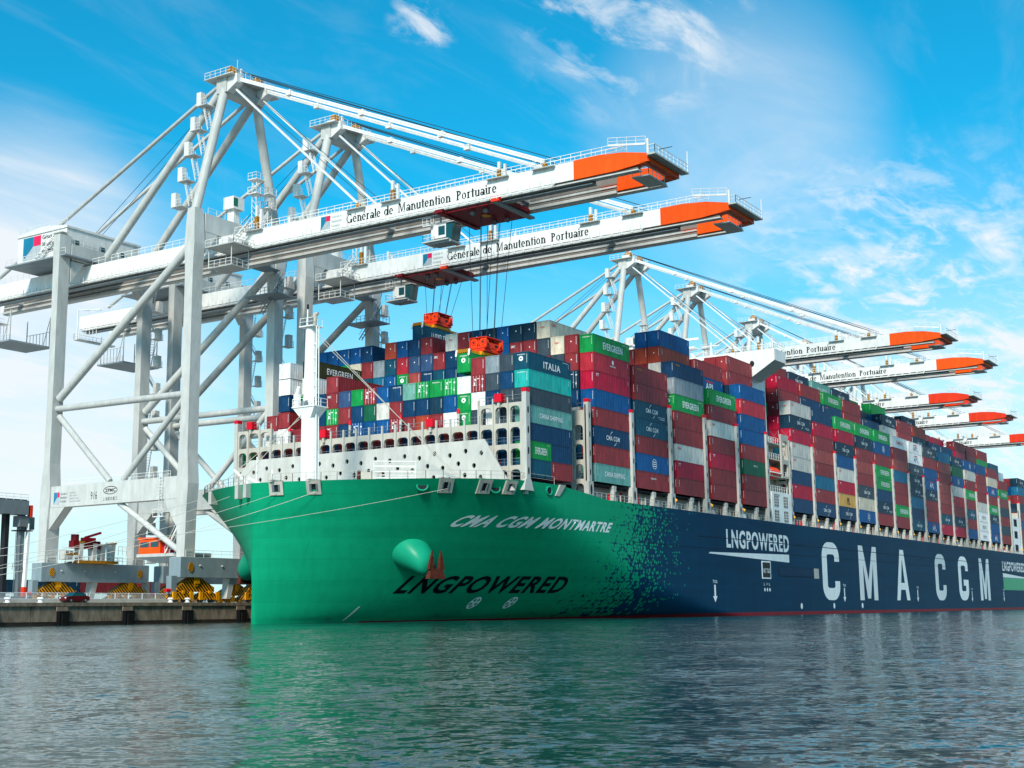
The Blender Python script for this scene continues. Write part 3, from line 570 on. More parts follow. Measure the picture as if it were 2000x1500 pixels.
# lashing bridges
PP = 2.548
def lash_bridge(x, ztop, levels, nfront, posts_z=None, name='lashing_bridge', cap=True, zb=17.7, sides=(0, 1)):
    o = MB(); W = 22 * PP
    rows = nfront
    for side in sides:
        outer = [(-.3, zb), (PP * rows + .1, zb), (PP * rows + .1, ztop), (-.3, ztop)]
        hol = []
        for k in range(rows):
            for (a, b) in levels: hol.append(arch(k * PP + .3 + (.35 if k == 0 else 0), k * PP + PP - .25, a, b, .6))
        v, f = plate('p', outer, hol, .55)
        o.add([(x + c, (a if side == 0 else W - a), b) for a, b, c in v], f, 'ship_buff')
        for k in range(rows + 1):
            yy = k * PP + .12; yy = yy if side == 0 else W - yy; o.box(x - .42, x - .28, yy - .11, yy + .11, zb, ztop + .8, 'ship_buff')
        for (a, b) in levels:
            o.rail([(x - .2, .6 if side == 0 else W - .6, a), (x - .2, rows * PP if side == 0 else W - rows * PP, a)], 'steel', 1.0, 1.3, .025)
        o.rail([(x - .2, .2 if side == 0 else W - .2, ztop), (x - .2, rows * PP if side == 0 else W - rows * PP, ztop)], 'steel', 1.1, 1.3, .03)
    return o
o = lash_bridge(-1.25, 31.0, [(19.3, 21.3), (21.9, 24.3), (25.0, 27.4), (28.1, 30.5)], 3)
# low middle of the foremost bridge
W = 22 * PP; hol = [arch(k * PP + .28, k * PP + PP - .22, 25.45, 27.45, .6) for k in range(3, 19)]
v, f = plate('p', [(3 * PP + .11, 18), (19 * PP - .11, 18), (19 * PP - .11, 28.35), (3 * PP + .11, 28.35)], hol, .5); o.add([(-1.25 + c, a, b) for a, b, c in v], f, 'ship_buff')
for k in range(3, 20): o.box(-1.75, -1.5, k * PP - .13, k * PP + .13, 24, 29.5, 'ship_grey')
o.rail([(-1.3, 3 * PP, 28.35), (-1.3, 19 * PP, 28.35)], 'steel', 1.1, .9, .03); o.rail([(-1.5, 3 * PP, 25.5), (-1.5, 19 * PP, 25.5)], 'steel', .9, .9, .025)
o.box(-.6, 0 - .25, 3 * PP, 19 * PP, 25.2, 25.4, 'dark'); lb = o.build('lashing_bridge', ship)
for y, z in ((6.4 * PP, 28.5), (14.55 * PP, 28.5), (1.6 * PP, 31.1), (20.7 * PP, 31.1)):
    MB().box(-2.05, -.9, y - .6, y + .6, z + .1, z + 1.3, 'red').box(-1.9, -1.1, y - .2, y + .2, z - .7, z + .1, 'ship_buff').build('gear_box', lb)
for y in (4.6 * PP, 8.8 * PP, 12.7 * PP, 17.6 * PP):
    MB().tube((-1.0, y, 28.35), (-1.0, y, 30.3), .22, 'ship_grey', 10).tube((-1.0, y, 30.3), (-1.0, y, 31), .3, 'red', 10, .2).build('vent_post', lb)
def side_post(x, zt, cap=True, par=ship):
    y0, y1 = -.42, .08
    for Y in (0, 56.4):
        mb = MB()
        mb.box(x - .42, x + .42, Y + y0, Y + y1 + .3, 20.9, zt, 'ship_grey'); lf(mb, x, Y - .1, 18.25, 20.9, 1.7, .8, 1.5, .75, 'ship_grey')
        mb.box(x - .45, x + .45, Y + y0 - .02, Y + y1 + .32, zt, zt + .5, 'red')
        z = 22.3
        while z < zt - 1: mb.prism(ellipse(x, z, .17, .5, 12), 'y', Y + y0 - .012, Y + y0 + .01, 'dark'); z += 2.93
        mb.prism(ellipse(x, 19.6, .3, .8, 12), 'y', Y - .515, Y - .5, 'dark')
        mb.build('lashing_post', par)
def fpost(x=-1.25):
    for Y in (0, 56.2):
        mb = MB()
        mb.box(x - .45, x + .55, Y - .55, Y + .2, 19.3, 32.4, 'ship_grey'); mb.box(x - .48, x + .58, Y - .57, Y + .22, 32.4, 32.95, 'red'); lf(mb, x, Y - .15, 18.2, 19.8, 2.6, .9, 1.4, .8, 'ship_grey')
        for z in (21, 23.9, 26.9, 29.8): mb.prism(ellipse(x + .05, z, .2, .55, 12), 'y', Y - .565, Y - .5, 'dark')
        mb.build('lashing_post', ship)
fpost()
BAYX = [0, 19.46, 33.5, 48.5, 63.37, 78.3, 104.5, 118.5, 133.1, 147.1, 161.5, 176.2, 190.1, 204.1, 218.5, 232.8, 247.4, 261.1, 275.5, 290.2, 318.5, 333, 347.5]
PX = [17.0, 31.46, 45.83, 60.22, 74.86, 89.72, 101.97, 116.01, 130.61, 144.64, 159.01, 173.67, 187.62, 201.58, 215.99, 230.26, 244.88, 258.55, 273.04, 287.69, 303.2, 317.2, 331.3, 345.8]
for i, x in enumerate(PX):
    zt = 33.2 if i < 2 else 35.7
    side_post(x, zt)
    lv = [(18.6, 20.6), (21.3, 23.6), (24.3, 26.7), (27.3, 29.7)]
    lash_bridge(x, 32 if i in (0,) else 32.4, lv, 2 if i != 0 else 4, zb=17.7, sides=(0,)).build('lashing_bridge', ship)
# low coaming, stanchions, rails and small gear under the stacks
mb = MB()
for a, b in ((17.9, 89), (105, 303), (317.6, XE - 2)): mb.box(a, b, 2.2, 2.5, 17.6, 20.8, 'ship_grey'); mb.box(a, b, .3, 54, 20.55, 20.75, 'dark')
mb.build('hatch_coaming', ship)
mb = MB(); mb.rail([(17.5, -.35, 18.3), (XE, -.35, 18.3)], 'ship_buff', 1.0, 1.5, .03); mb.build('railing', ship)
def pedestal(x):
    mb = MB(); lf(mb, x, .25, 18.2, 20.3, 1.25, .9, .8, .6, 'ship_grey'); mb.box(x - .5, x + .5, -.05, .6, 20.3, 20.75, 'ship_grey'); mb.prism(ellipse(x, 19.4, .18, .5, 10), 'y', -.25, -.2, 'dark'); mb.build('pedestal', ship)
for x in BAYX[1:]: pedestal(x + 6.0)
mb = MB(); r5 = random.Random(5)
for x in np.arange(19, 340, 1.15):
    if 88 < x < 104: continue
    k = r5.random(); y = .3 + r5.random() * 1.2
    if k < .25: mb.box(x, x + .25, y, y + .3, 17.6, 19.2 + r5.random(), 'red')
    elif k < .6: mb.box(x, x + .5 + r5.random() * .6, y, y + .5, 17.6, 18.6 + r5.random() * .9, r5.choice(['ship_grey', 'ship_white', 'ship_buff']))
    elif k < .75: mb.tube((x, y, 17.6), (x, y, 19.4 + r5.random()), .12, 'ship_buff', 8)
mb.build('deck_gear', ship)
for x in BAYX[3:]: MB().tube((x - 2.2, -.1, 20.1), (x - 1.7, -.45, 19.7), .22, 'lamp', 10, .34).build('deck_lamp', ship)
# foremast
fm = MB(); fm.loft([[(-20 + 1.2 * s * c, 24 + 1.2 * s * d, z) for c, d in ((math.cos(2 * math.pi * i / 24), math.sin(2 * math.pi * i / 24)) for i in range(24))] for s, z in ((1.0, 17.8), (.97, 29.8), (.80, 30.1), (.62, 41.6))], 'ship_white', smooth=True); mast = fm.build('foremast', ship)
p = MB(); p.loft([[(-20 + .9 * c, 24 + .9 * d, 28.4) for c, d in ((-1, -1), (1, -1), (1, 1), (-1, 1))], [(-20 + 1.4 * c, 24.0 + 2.0 * d, 29.9) for c, d in ((-1, -1), (1, -1), (1, 1), (-1, 1))]], 'ship_white'); p.box(-21.5, -18.5, 21.9, 26.1, 29.9, 30.05, 'ship_white'); p.rail([(-21.4, 26, 30.05), (-21.4, 22, 30.05), (-18.6, 22, 30.05)], 'ship_white', 1.1, 1.0, .03)
p.box(-21.45, -21.2, 23.3, 23.7, 30.1, 30.8, 'steel'); p.box(-21.45, -21.2, 24.0, 24.4, 30.1, 30.8, 'steel'); p.box(-21.2, -20.6, 25.2, 26.0, 30.05, 31.9, 'ship_white'); p.tube((-20.9, 25.7, 31.9), (-20.9, 25.3, 33), .25, 'ship_white', 10); p.build('mast_platform', mast)
p = MB(); p.box(-21.1, -18.9, 22.7, 25.3, 41.5, 41.65, 'ship_white'); p.rail([(-21, 25.2, 41.65), (-21, 22.8, 41.65), (-19, 22.8, 41.65)], 'ship_white', 1.1, .9, .03); p.tube((-20, 23.3, 41.65), (-20, 23.3, 43.4), .35, 'ship_buff', 12); p.tube((-20, 23.3, 43.4), (-20, 22.7, 43.4), .24, 'ship_buff', 12); p.tube((-20.3, 24.4, 41.65), (-20.3, 24.4, 44.2), .10, 'ship_white', 8); p.tube((-20.3, 24.4, 44.2), (-20.3, 24.4, 44.9), .16, 'dark', 8); p.build('masthead', mast)
p = MB(); p.beam((-20.3, 22.45, 18), (-20.3, 22.7, 41.5), .14, .14, 'ship_white'); p.beam((-19.8, 22.45, 18), (-19.8, 22.7, 41.5), .1, .1, 'ship_white')
for z in range(19, 41, 2): p.beam((-20.3, 22.45 + z * .006, z), (-20.3, 23.4, z), .07, .07, 'ship_white')
p.build('mast_ladder', mast)
st = MB()
for a, b in (((-20, 23.2, 41), (-4, 8.6, 19.2)), ((-20, 23.2, 40.4), (-3.7, 8.2, 19.2)), ((-21, 24.6, 29), (-25.2, 33, 18.8)), ((-20, 25, 29), (-22.5, 40, 19))): st.tube(a, b, .05, 'rope', 5)
st.build('mast_stay', mast)
w = MB(); w.tube((-16.5, 17.6, 19.3), (-14.6, 15.4, 19.3), 1.45, 'ship_buff', 20); w.tube((-16.7, 17.9, 19.3), (-16.5, 17.6, 19.3), 1.7, 'rust', 20); w.tube((-14.6, 15.4, 19.3), (-14.4, 15.2, 19.3), 1.7, 'rust', 20); w.box(-17, -14, 14.8, 18.2, 17.9, 18.6, 'ship_grey'); w.build('mooring_winch', ship)
w = MB(); w.rail([(-17.2, 14.6, 18.0), (-13.2, 10.4, 18.0)], 'ship_white', 4.0, 6, .07)
for z in (19.7, 20.6, 21.3): w.beam((-17.2, 14.6, z), (-13.2, 10.4, z), .05, .22, 'ship_white')
w.beam((-15.4, 12.6, 14.5), (-15.4, 12.7, 22), .05, .05, 'ship_white'); w.build('jackstaff_frame', ship)
for x, y, h in ((-23, 31, 5.2), (-24.2, 27, 3)): MB().tube((x, y, 18), (x, y, 18 + h), .12, 'ship_white', 8).beam((x - .2, y, 18.3), (x - .4, y + 4, 18 + h * .7), .3, .3, 'ship_white').build('davit', ship)
# deckhouse with bridge wing
hs = MB(); hs.box(91.2, 101, 4, 53, 17.6, 49.5, 'ship_white'); hs.box(90.6, 101.6, 6, 51, 49.5, 53.3, 'ship_white'); house = hs.build('deckhouse', ship)
for s in (-1, 1):
    Y = lambda y: y if s < 0 else 2 * YC - y
    wg = MB(); wg.prism([(Y(-2.3), 53.3), (Y(-2.3), 50.95), (Y(3.2), 47.6), (Y(8), 47.6), (Y(8), 53.3)], 'x', 90.9, 97.0, 'ship_white')
    wo = wg.build('bridge_wing', house); wd = MB(); wd.prism(ellipse(Y(2.6), 50.6, .5, .62, 16), 'x', 90.86, 90.91, 'dark'); wd.build('wing_opening', wo)
    r_ = MB(); r_.rail([(91, Y(6), 53.3), (91, Y(-2.2), 53.3), (97, Y(-2.2), 53.3)], 'ship_white', 1.1, 1.2); r_.tube((92, Y(-1.5), 53.3), (92, Y(-1.5), 56), .08, 'ship_white', 6); r_.build('wing_railing', wo)
und = MB(); und.add([(90.9, -2.31, 50.93), (97.02, -2.31, 50.93), (97.02, 3.2, 47.58), (90.9, 3.2, 47.58)], [(0, 1, 2, 3)], 'ship_grey'); und.build('wing_underside', house)  # grey sheet puts the shade under the white wing into colour
wb = MB(); wb.box(90.55, 90.62, 8, 49, 50.9, 52.4, 'glass'); wb.build('bridge_window', house)
cb = MB(); cb.box(91.1, 101.4, -.4, 2.8, 17.7, 24.4, 'ship_white'); cabin = cb.build('side_cabin', house)
for i in range(2):
    for j in range(2):
        x = 93.3 + i * 5.0; z = 18.5 + j * 2.95; wn_ = MB(); wn_.box(x - 1.2, x + 1.2, -.44, -.38, z, z + 2.3, 'ship_grey')
        wn_.box(x - 1.05, x + 1.05, -.455, -.43, z + .12, z + 2.18, 'dark')
        for k in range(1, 4): wn_.box(x - 1.05 + k * .52 - .05, x - 1.05 + k * .52 + .05, -.47, -.45, z + .12, z + 2.18, 'ship_white')
        for k in range(1, 4): wn_.box(x - 1.05, x + 1.05, -.465, -.448, z + k * .55 - .04, z + k * .55 + .04, 'ship_white')
        wn_.build('window', cabin)
dr = MB(); put_text(dr, 'MB2/02/03', (92.2, -.43, 23.6), (1, 0, 0), (0, 0, 1), 3, .4, 'text_black'); dr.build('cabin_lettering', cabin)
sp = MB(); sp.box(90.2, 101.8, 3.2, 3.8, 24.6, 36.5, 'ship_grey')
for z in (24.4, 27.6, 31.0, 34.3): sp.box(90.4, 101.8, .1, 3.2, z, z + .2, 'ship_buff'); sp.rail([(90.6, .1, z + .2), (101.6, .1, z + .2)], 'ship_white', 1.1, 1.2)
sp.build('deck_gallery', house)
v, f = plate('p', [(97.6, 27.6), (101.8, 27.6), (101.8, 36.6), (97.6, 36.6)], [arch(98.2, 101.0, 31.4, 35.3, .9), arch(98.2, 101, 28, 30.5, .6)], .4); pa = MB(); pa.add([(a, -.1 + c, b) for a, b, c in v], f, 'ship_buff'); pa.build('gallery_arch', house)
for x0 in (97.0,):
    rm = MB(); rm.tube((x0, 20, 53.3), (x0, 20, 58.5), .8, 'ship_white', 12, .5); rm.box(x0 - 1.5, x0 + 1.5, 17.5, 22.5, 56.4, 56.7, 'ship_white'); rm.box(x0 - .3, x0 + .3, 17, 23, 58.4, 58.8, 'ship_white'); rm.tube((x0, 17.4, 53.3), (x0, 19.4, 56.4), .25, 'ship_white', 8); rm.tube((x0, 22.6, 53.3), (x0, 20.6, 56.4), .25, 'ship_white', 8); rm.build('radar_mast', house)
for (xa, ya, h, k) in ((91.5, 28, 6, 0), (91.5, 38, 4, 1), (92, 12, 3, 0), (95, 44, 5, 1)):
    rm = MB(); rm.tube((xa, ya, 53.3), (xa, ya, 53.3 + h), .3, 'ship_white', 8, .15); rm.box(xa - .2, xa + .2, ya - 2, ya + 2, 53.3 + h * .7, 53.5 + h * .7, 'ship_white'); rm.build('signal_mast', house)
fu = MB(); fu.box(304.5, 316.5, .0, 3, 17.6, 30.5, 'ship_white'); fu.box(304.8, 316, 4, 52, 17.6, 46, 'ship_white'); fu.prism([(306, 46), (315, 46), (314, 56), (309, 56)], 'y', 18, 38, M['container_navy'] if 'container_navy' in M else CM['N'])
fun = fu.build('funnel_casing', ship)
for z in (19, 23.5, 27.5): MB().box(308, 312.5, -.04, .02, z, z + 2.4, 'dark').build('casing_opening', fun)
# lifeboat
lbt = empty('lifeboat', (95.0, 1.3, 28.4)); tag(lbt, 'orange enclosed lifeboat hung on the white deckhouse side', 'lifeboat')
rings = []
for t in np.linspace(0, 1, 13):
    x = -4.2 + 8.4 * t; k = max(.04, (1 - abs(2 * t - 1) ** 2.6)) ** .5
    rings.append([(x, 1.45 * k * math.cos(a), (1.35 if math.sin(a) > 0 else 1.15) * k * math.sin(a) + .25 * (2 * t - 1) ** 2) for a in [2 * math.pi * i / 18 for i in range(18)]])
MB().loft(rings, 'lifeboat', smooth=True).build('boat_hull', lbt); cp = MB(); cp.loft([[(-3.0 + s * .5, -.6 + s * .2, z), (-.8 - s * .2, -.6 + s * .2, z), (-.8 - s * .2, .6 - s * .2, z), (-3.0 + s * .5, .6 - s * .2, z)] for s, z in ((0, .9), (1, 1.75))], 'lifeboat'); cp.build('cockpit', lbt); MB().box(-3.6, 3.6, -1.5, -1.38, -.1, .1, 'white').build('fender_strip', lbt)
# ------------------------------------------------------------------ ship-to-shore cranes
XL, YW, YLn = 10.0, 62.0, 96.0
def crane_builder(tip=-20.5, edge=-8.8, red='orange', small=False):
    """crane in its own frame: x along the quay, y from water (62) to land (96); returns list of (name, mesh, subparts)"""
    P = []; off = (0, 79, QZ)
    def part(name, mb, subs=()):
        mb.v = [(x, y - off[1], z - off[2]) for x, y, z in mb.v]; P.append((name, mb.mesh(name), [(n, (setattr(s, 'v', [(x, y - off[1], z - off[2]) for x, y, z in s.v]), s.mesh(n))[1]) for n, s in subs]))
    for sx_ in (-1, 1):
        x = sx_ * XL
        mb = MB()                                   # water-side leg
        Q = lambda X, Y, dx, dy, z: [(X - dx / 2, Y - dy / 2, z), (X + dx / 2, Y - dy / 2, z), (X + dx / 2, Y + dy / 2, z), (X - dx / 2, Y + dy / 2, z)]
        mb.loft([Q(x, 62, 2.3, 1.7, 8.0), Q(x, 62, 2.3, 2.1, 18), Q(x, 62, 2.4, 2.7, 22.5), Q(x, 62, 2.3, 1.9, 28), Q(x, 62, 2.3, 1.8, 58), Q(x, 62, 2.4, 2.3, 63), Q(x, 62, 2.3, 2.0, 66), Q(x, 62, 2.0, 1.7, 69.2)], 'crane'); part('leg', mb)
        mb = MB(); mb.loft([Q(x, 96, 2.8, 1.7, 8.0), Q(x, 96, 2.7, 2.2, 18), Q(x, 96, 2.4, 2.6, 22.5), Q(x, 96, 2.3, 1.6, 28), Q(x, 96, 2.3, 1.5, 55), Q(x, 96, 2.5, 1.7, 70)], 'crane'); part('leg', mb)
        mb = MB(); mb.box(x - .95, x + .95, 63.3, 94.7, 20.1, 23.8, 'crane'); mb.prism([(63, 20.1), (66.5, 20.1), (63, 15)], 'x', x - .9, x + .9, 'crane'); mb.prism([(95, 20.1), (91, 20.1), (95, 16.2)], 'x', x - .9, x + .9, 'crane')
        mb.rail([(x, 66, 23.8), (x, 92, 23.8)], 'crane_white', 1.1, 2, .03); part('portal_beam', mb)
        mb = MB(); mb.tube((x, 95.2, 37.8), (x, 63.3, 37.5), .58, 'crane', 14); part('tie_tube', mb)
        mb = MB(); mb.tube((x, 94.8, 39.6), (x, 63.0, 62.8), .72, 'crane', 16); part('brace_tube', mb)
        mb = MB(); mb.tube((x, 94.6, 36.4), (x, 80.6, 24), .55, 'crane', 12); mb.tube((x, 77.4, 24), (x, 63.3, 36.8), .55, 'crane', 12); part('brace_tube', mb)
        mb = MB(); mb.tube((x, 78, 20.1), (x, 63.2, 11.5), .5, 'crane', 12); part('brace_tube', mb)
        mb = MB(); mb.tube((x, 62, 69.0), (sx_ * 3.9, 62, 92.6), .82, 'crane', 16); part('mast_tube', mb)
        mb = MB(); mb.tube((sx_ * 3.9, 62.6, 92.7), (sx_ * 4.6, 90, 66.2), .72, 'crane', 16); part('backstay', mb)
        mb = MB(); mb.tube((sx_ * 3.9, 63.2, 93.6), (sx_ * 4.3, 122.5, 66.4), .36, 'crane', 12); part('backstay', mb)
        mb = MB(); e = edge + 5.2
        for dz in (0, .75): mb.beam((sx_ * 3.4, 59.8, 94.1 + dz * .5), (sx_ * 4.1, e, 66.2 + dz * .5), .34, .30, 'crane_white')
        for t in (.2, .45, .7): mb.box(sx_ * 3.6 - .4, sx_ * 3.6 + .4, 59.8 + (e - 59.8) * t - .5, 59.8 + (e - 59.8) * t + .5, 94.1 - 27.9 * t - .35, 94.1 - 27.9 * t + .55, 'crane_white')
        part('forestay', mb)
        mb = MB(); mb.beam((sx_ * 3.5, 60.2, 92.7), (sx_ * 4.1, 31.5, 66.2), .42, .32, 'crane_white'); part('forestay', mb)
        # girder with trolley rail below
        gx = sx_ * 4.1; g = MB(); yt = 131
        g.box(gx - .7, gx + .7, edge, yt, 62.5, 65.25, 'crane_white'); g.box(gx - .45, gx + .45, tip + 1.5, yt - .5, 62.2, 62.5, 'cable_brown'); g.box(gx - .62, gx + .62, tip + 1.4, yt - .4, 62.0, 62.2, 'crane')
        y = edge + 8
        while y < yt - 3: g.box(gx - .73, gx + .73, y - .03, y + .03, 62.48, 65.27, 'crane_white'); y += 11.3
        part('boom_girder', g)
        g = MB()
        if sx_ > 0:
            for k, (z0_, z1_, d) in enumerate(((62.05, 62.5, .35), (62.62, 62.8, .22), (63.0, 63.25, .30), (63.5, 63.62, .16))): g.box(gx - .7 - d, gx - .7, tip + 9, yt - 1, z0_, z1_, ('crane', 'rail_brown')[k % 2])
            g.box(gx - .76, gx - .7, tip + 9, yt - 1, 63.7, 64.7, 'rail_brown'); part('runway_rail', g)  # brown panel and ledges put shade and dirt of this face into colour
        else:
            g.box(gx + .3, gx + 1.0, tip + 9, yt - 1, 61.7, 62.4, 'cable_brown'); g.box(gx - .1, gx + 1.2, tip + 9, yt - 1, 61.55, 61.7, 'crane_dark'); part('runway_rail', g)
        g = MB(); y = edge + 3
        while y < yt - 1:
            g.beam((gx - .7, y, 62.6), (gx - 1.5, y + .25, 61.9), .1, .14, 'crane_white'); g.beam((gx - 1.5, y + .25, 62.9), (gx - 1.5, y + .25, 61.7), .08, .1, 'crane_white'); y += 1.9
        g.beam((gx - 1.5, edge + 3, 62.0), (gx - 1.5, yt - 2, 62.0), .05, .22, 'crane_white')
        if sx_ < 0: part('cable_tray', g)
        g = MB(); tz = 1.0 if not small else .6
        g.prism([(edge, 62.45), (edge, 65.3), (edge - 4, 65.35), (edge - 8, 65.0), (tip, 64.2), (tip, 62.9), (edge - 7, 62.5)], 'x', gx - .74, gx + .74, red); part('boom_tip', g)
        for ya, yb in ((edge - 8, 58), (66, 94), (112, 130)): r_ = MB(); r_.rail([(gx - .6, ya, 65.3), (gx - .6, yb, 65.3)], 'crane_white', 1.15, 1.7, .035); part('walkway_railing', r_)
        r_ = MB(); r_.rail([(gx + .6, edge - 8, 65.3), (gx + .6, 58, 65.3)], 'crane_white', 1.15, 1.7, .035); part('walkway_railing', r_)
        for yc, hgt in ((e, 1.6), (31.5, 1.8), (e + 8, 2.6), (24.5, 3.4), (53.5, 4.5)):
            k = MB(); k.box(gx - .28, gx + .28, yc - .3, yc + .3, 65.25, 65.3 + hgt * .55, 'hazard_fine')
            if hgt > 2: k.box(gx - .2, gx + .2, yc - .22, yc + .22, 65.3 + hgt * .55, 65.3 + hgt, 'crane_white'); k.box(gx - .2, gx + .2, yc - 1.2, yc - .85, 65.25, 65.3 + hgt * .8, 'crane_white')
            k.box(gx - 1.4, gx + .9, yc - 2.2, yc + 1.6, 65.0, 65.12, 'crane'); part('stay_bracket', k)
    for y in (62, 96):
        mb = MB(); mb.box(-12.2, 12.2, y - 1.3, y + 1.3, 7.3, 10.5, 'sillgrey'); mb.box(-12.0, 12.0, y - 1.15, y + 1.15, 10.5, 10.56, 'crane'); mb.rail([(-11, y - 1.1, 10.56), (11, y - 1.1, 10.56)], 'crane_white', 1.1, 2, .03)
        for x in (-8, -3, 4): mb.tube((x, y - 1.31, 9.2), (x, y - 1.5, 9.2), .16, 'crane', 8)
        part('sill_beam', mb)
        mb = MB(); mb.box(-8.6, 8.6, y - 1.0, y + 1.0, 65.4 if y < 80 else 65.6, 68.6, 'crane'); mb.prism([(-8.6, 65.4), (-5.6, 65.4), (-8.6, 61.5)], 'y', y - .95, y + .95, 'crane'); mb.prism([(8.6, 65.4), (5.6, 65.4), (8.6, 61.5)], 'y', y - .95, y + .95, 'crane'); mb.rail([(-8, y - .9, 68.6), (8, y - .9, 68.6)], 'crane_white', 1.1, 1.8, .03); part('cross_beam', mb)
        for sx_ in (-1, 1):                         # bogies: striped equaliser over smaller balance beams and wheels
            c = sx_ * 8.2; b = MB()
            b.prism([(c - 1.0, 7.25), (c + 1.0, 7.25), (c + 4.1, 5.7), (c + 4.1, 5.0), (c - 4.1, 5.0), (c - 4.1, 5.7)], 'y', y - .75, y + .75, 'hazard'); b.tube((c, y - .9, 6.3), (c, y + .9, 6.3), .5, 'yellow', 14); b.box(c - .55, c + .55, y - 1.05, y + 1.05, 6.3, 7.28, 'yellow')
            subs = []
            for d in (-2.9, 2.9):
                s_ = MB(); s_.prism([(c + d - .4, 5.1), (c + d + .4, 5.1), (c + d + 2.0, 4.4), (c + d + 2.0, 3.75), (c + d - 2.0, 3.75), (c + d - 2.0, 4.4)], 'y', y - .9, y + .9, 'hazard'); s_.tube((c + d, y - 1.05, 4.9), (c + d, y + 1.05, 4.9), .28, 'yellow', 12)
                s_.box(c + d - 2.2, c + d - 1.5, y - 1.0, y - .7, 3.7, 5.0, 'yellow'); s_.box(c + d + 1.5, c + d + 2.2, y - 1.0, y - .7, 3.7, 5.0, 'yellow'); subs.append(('balance_beam', s_))
                for e_ in (-1.2, 1.2):
                    wv = MB(); wv.tube((c + d + e_, y - .35, 3.72), (c + d + e_, y + .35, 3.72), .46, 'steel', 16); wv.tube((c + d + e_, y - .98, 3.9), (c + d + e_, y - .6, 3.9), .2, 'yellow', 12); subs.append(('wheel', wv))
            part('bogie', b, subs)
        mb = MB(); mb.box(12.2, 13.2, y - .5, y + .5, 4.2, 7.4, 'crane'); part('buffer', mb)
        mb = MB(); mb.box(-13.4, -12.25, y - .6, y + .6, 4.6, 7.5, 'sillgrey'); mb.tube((-13.39, y - .3, 5.2), (-14.3, y - .3, 5.2), .3, 'red', 10); part('buffer', mb)
        mb = MB(); mb.loft([[(-.6, y - .8, 7.3), (.6, y - .8, 7.3), (.6, y + .8, 7.3), (-.6, y + .8, 7.3)], [(-1.1, y - .6, 3.9), (-.1, y - .6, 3.9), (-.1, y + .6, 3.9), (-1.1, y + .6, 3.9)]], 'crane'); part('storm_pin', mb)
        for sx_ in (-1, 1):
            mb = MB(); mb.prism(ellipse(sx_ * XL, 8.9, .55, .8, 14), 'y', y - 1.42, y - 1.31, 'hazard_fine'); part('warning_patch', mb)
    # tie beam across boom ends and the tip platform
    mb = MB(); mb.box(-4.9, 4.9, tip - .4, tip + 1.0, 62.95, 63.9, red); mb.box(-5.5, 5.5, tip - 1.7, tip - .4, 63.6, 63.85, 'crane'); mb.rail([(-5.4, tip - .4, 63.85), (-5.4, tip - 1.6, 63.85), (5.4, tip - 1.6, 63.85)], 'crane_white', 1.2, 1.1, .04)
    mb.box(-3.2, 2.0, tip + .5, tip + 3.2, 61.5, 61.7, 'crane'); mb.rail([(-3.1, tip + 3.1, 61.7), (-3.1, tip + .6, 61.7), (2, tip + .6, 61.7)], 'crane_white', 1.1, 1.2, .035)
    mb.beam((-5.4, tip - .2, 65.3), (-5.4, edge - 6, 66.2), .14, .3, 'crane_white'); mb.rail([(-5.4, tip - .2, 65.3), (-5.4, edge - 6, 66.2)], 'crane_white', 1.1, 1.4, .035)
    mb.box(-5.5, -5.2, tip - .7, tip - .4, 63.8, 66.0, 'crane_white'); mb.tube((5.2, tip - 1.6, 63.8), (5.2, tip - 1.6, 67), .09, 'crane_white', 6); mb.tube((-4, tip - 1.6, 64.6), (-4, tip - 3.6, 64.6), .05, 'dark', 6); part('tip_platform', mb)
    for y in (30, 4, 124, 110, 70): mb = MB(); mb.box(-3.4, 3.4, y - .4, y + .4, 63.2, 64.8, 'crane'); part('cross_tie', mb)
    # apex
    mb = MB(); mb.box(-4.7, 4.7, 60.9, 63.3, 91.7, 94.4, 'crane'); mb.prism([(58.6, 93.1), (61, 91.7), (61, 94.4), (58.6, 94.7)], 'x', -4.5, -2.9, 'crane_white'); mb.prism([(58.6, 93.1), (61, 91.7), (61, 94.4), (58.6, 94.7)], 'x', 2.9, 4.5, 'crane_white')
    mb.box(-5.6, 5.6, 59, 65.5, 94.4, 94.55, 'crane'); mb.rail([(-5.5, 65.4, 94.55), (-5.5, 59.1, 94.55), (5.5, 59.1, 94.55), (5.5, 65.4, 94.55)], 'crane_white', 1.15, 1.2, .04)
    for x in (-3.2, 3.0): mb.tube((x - .5, 61, 95.7), (x + .5, 61, 95.7), 1.0, 'hazard_fine', 16); mb.box(x - .7, x + .7, 60.4, 62.6, 94.55, 95.6, 'crane_white')
    mb.box(4.6, 8.2, 60.2, 62.4, 94.3, 94.5, 'crane'); mb.rail([(4.6, 60.3, 94.5), (8.1, 60.3, 94.5), (8.1, 62.3, 94.5)], 'crane_white', 1.1, 1.0, .04); mb.box(6, 7.6, 60.8, 61.8, 94.5, 95.5, 'crane_white')
    mb.tube((-1, 62, 94.5), (-1, 62, 99.1), .05, 'crane_white', 6); mb.beam((0, 62, 94.5), (0, 62, 97.7), .3, .3, 'crane_white'); part('apex_head', mb)
    # stairs climbing the bow-side mast tube and the landward leg
    stp = MB(); ps = []
    for k in range(5):
        t = .04 + k * .21; x = -XL + (XL - 3.9) * t; z = 69 + 23.6 * t; ps.append((x, z)); yy = 65.2
        stp.box(x - 1.5, x + .6, yy - .9, yy + 1.5, z - .12, z, 'crane'); stp.rail([(x - 1.4, yy - .8, z), (x - 1.4, yy + 1.4, z), (x + .5, yy + 1.4, z)], 'crane_white', 1.15, .9, .035)
        stp.box(x - 1.5, x - .5, yy + .4, yy + 1.45, z, z + 2.4, 'crane_white')
    for (x0, z0), (x1, z1) in zip(ps, ps[1:]): stp.stair((x0 + .3, 63.7, z0), (x1 - .4, 65.6, z1), .8, 'crane_white', 9)
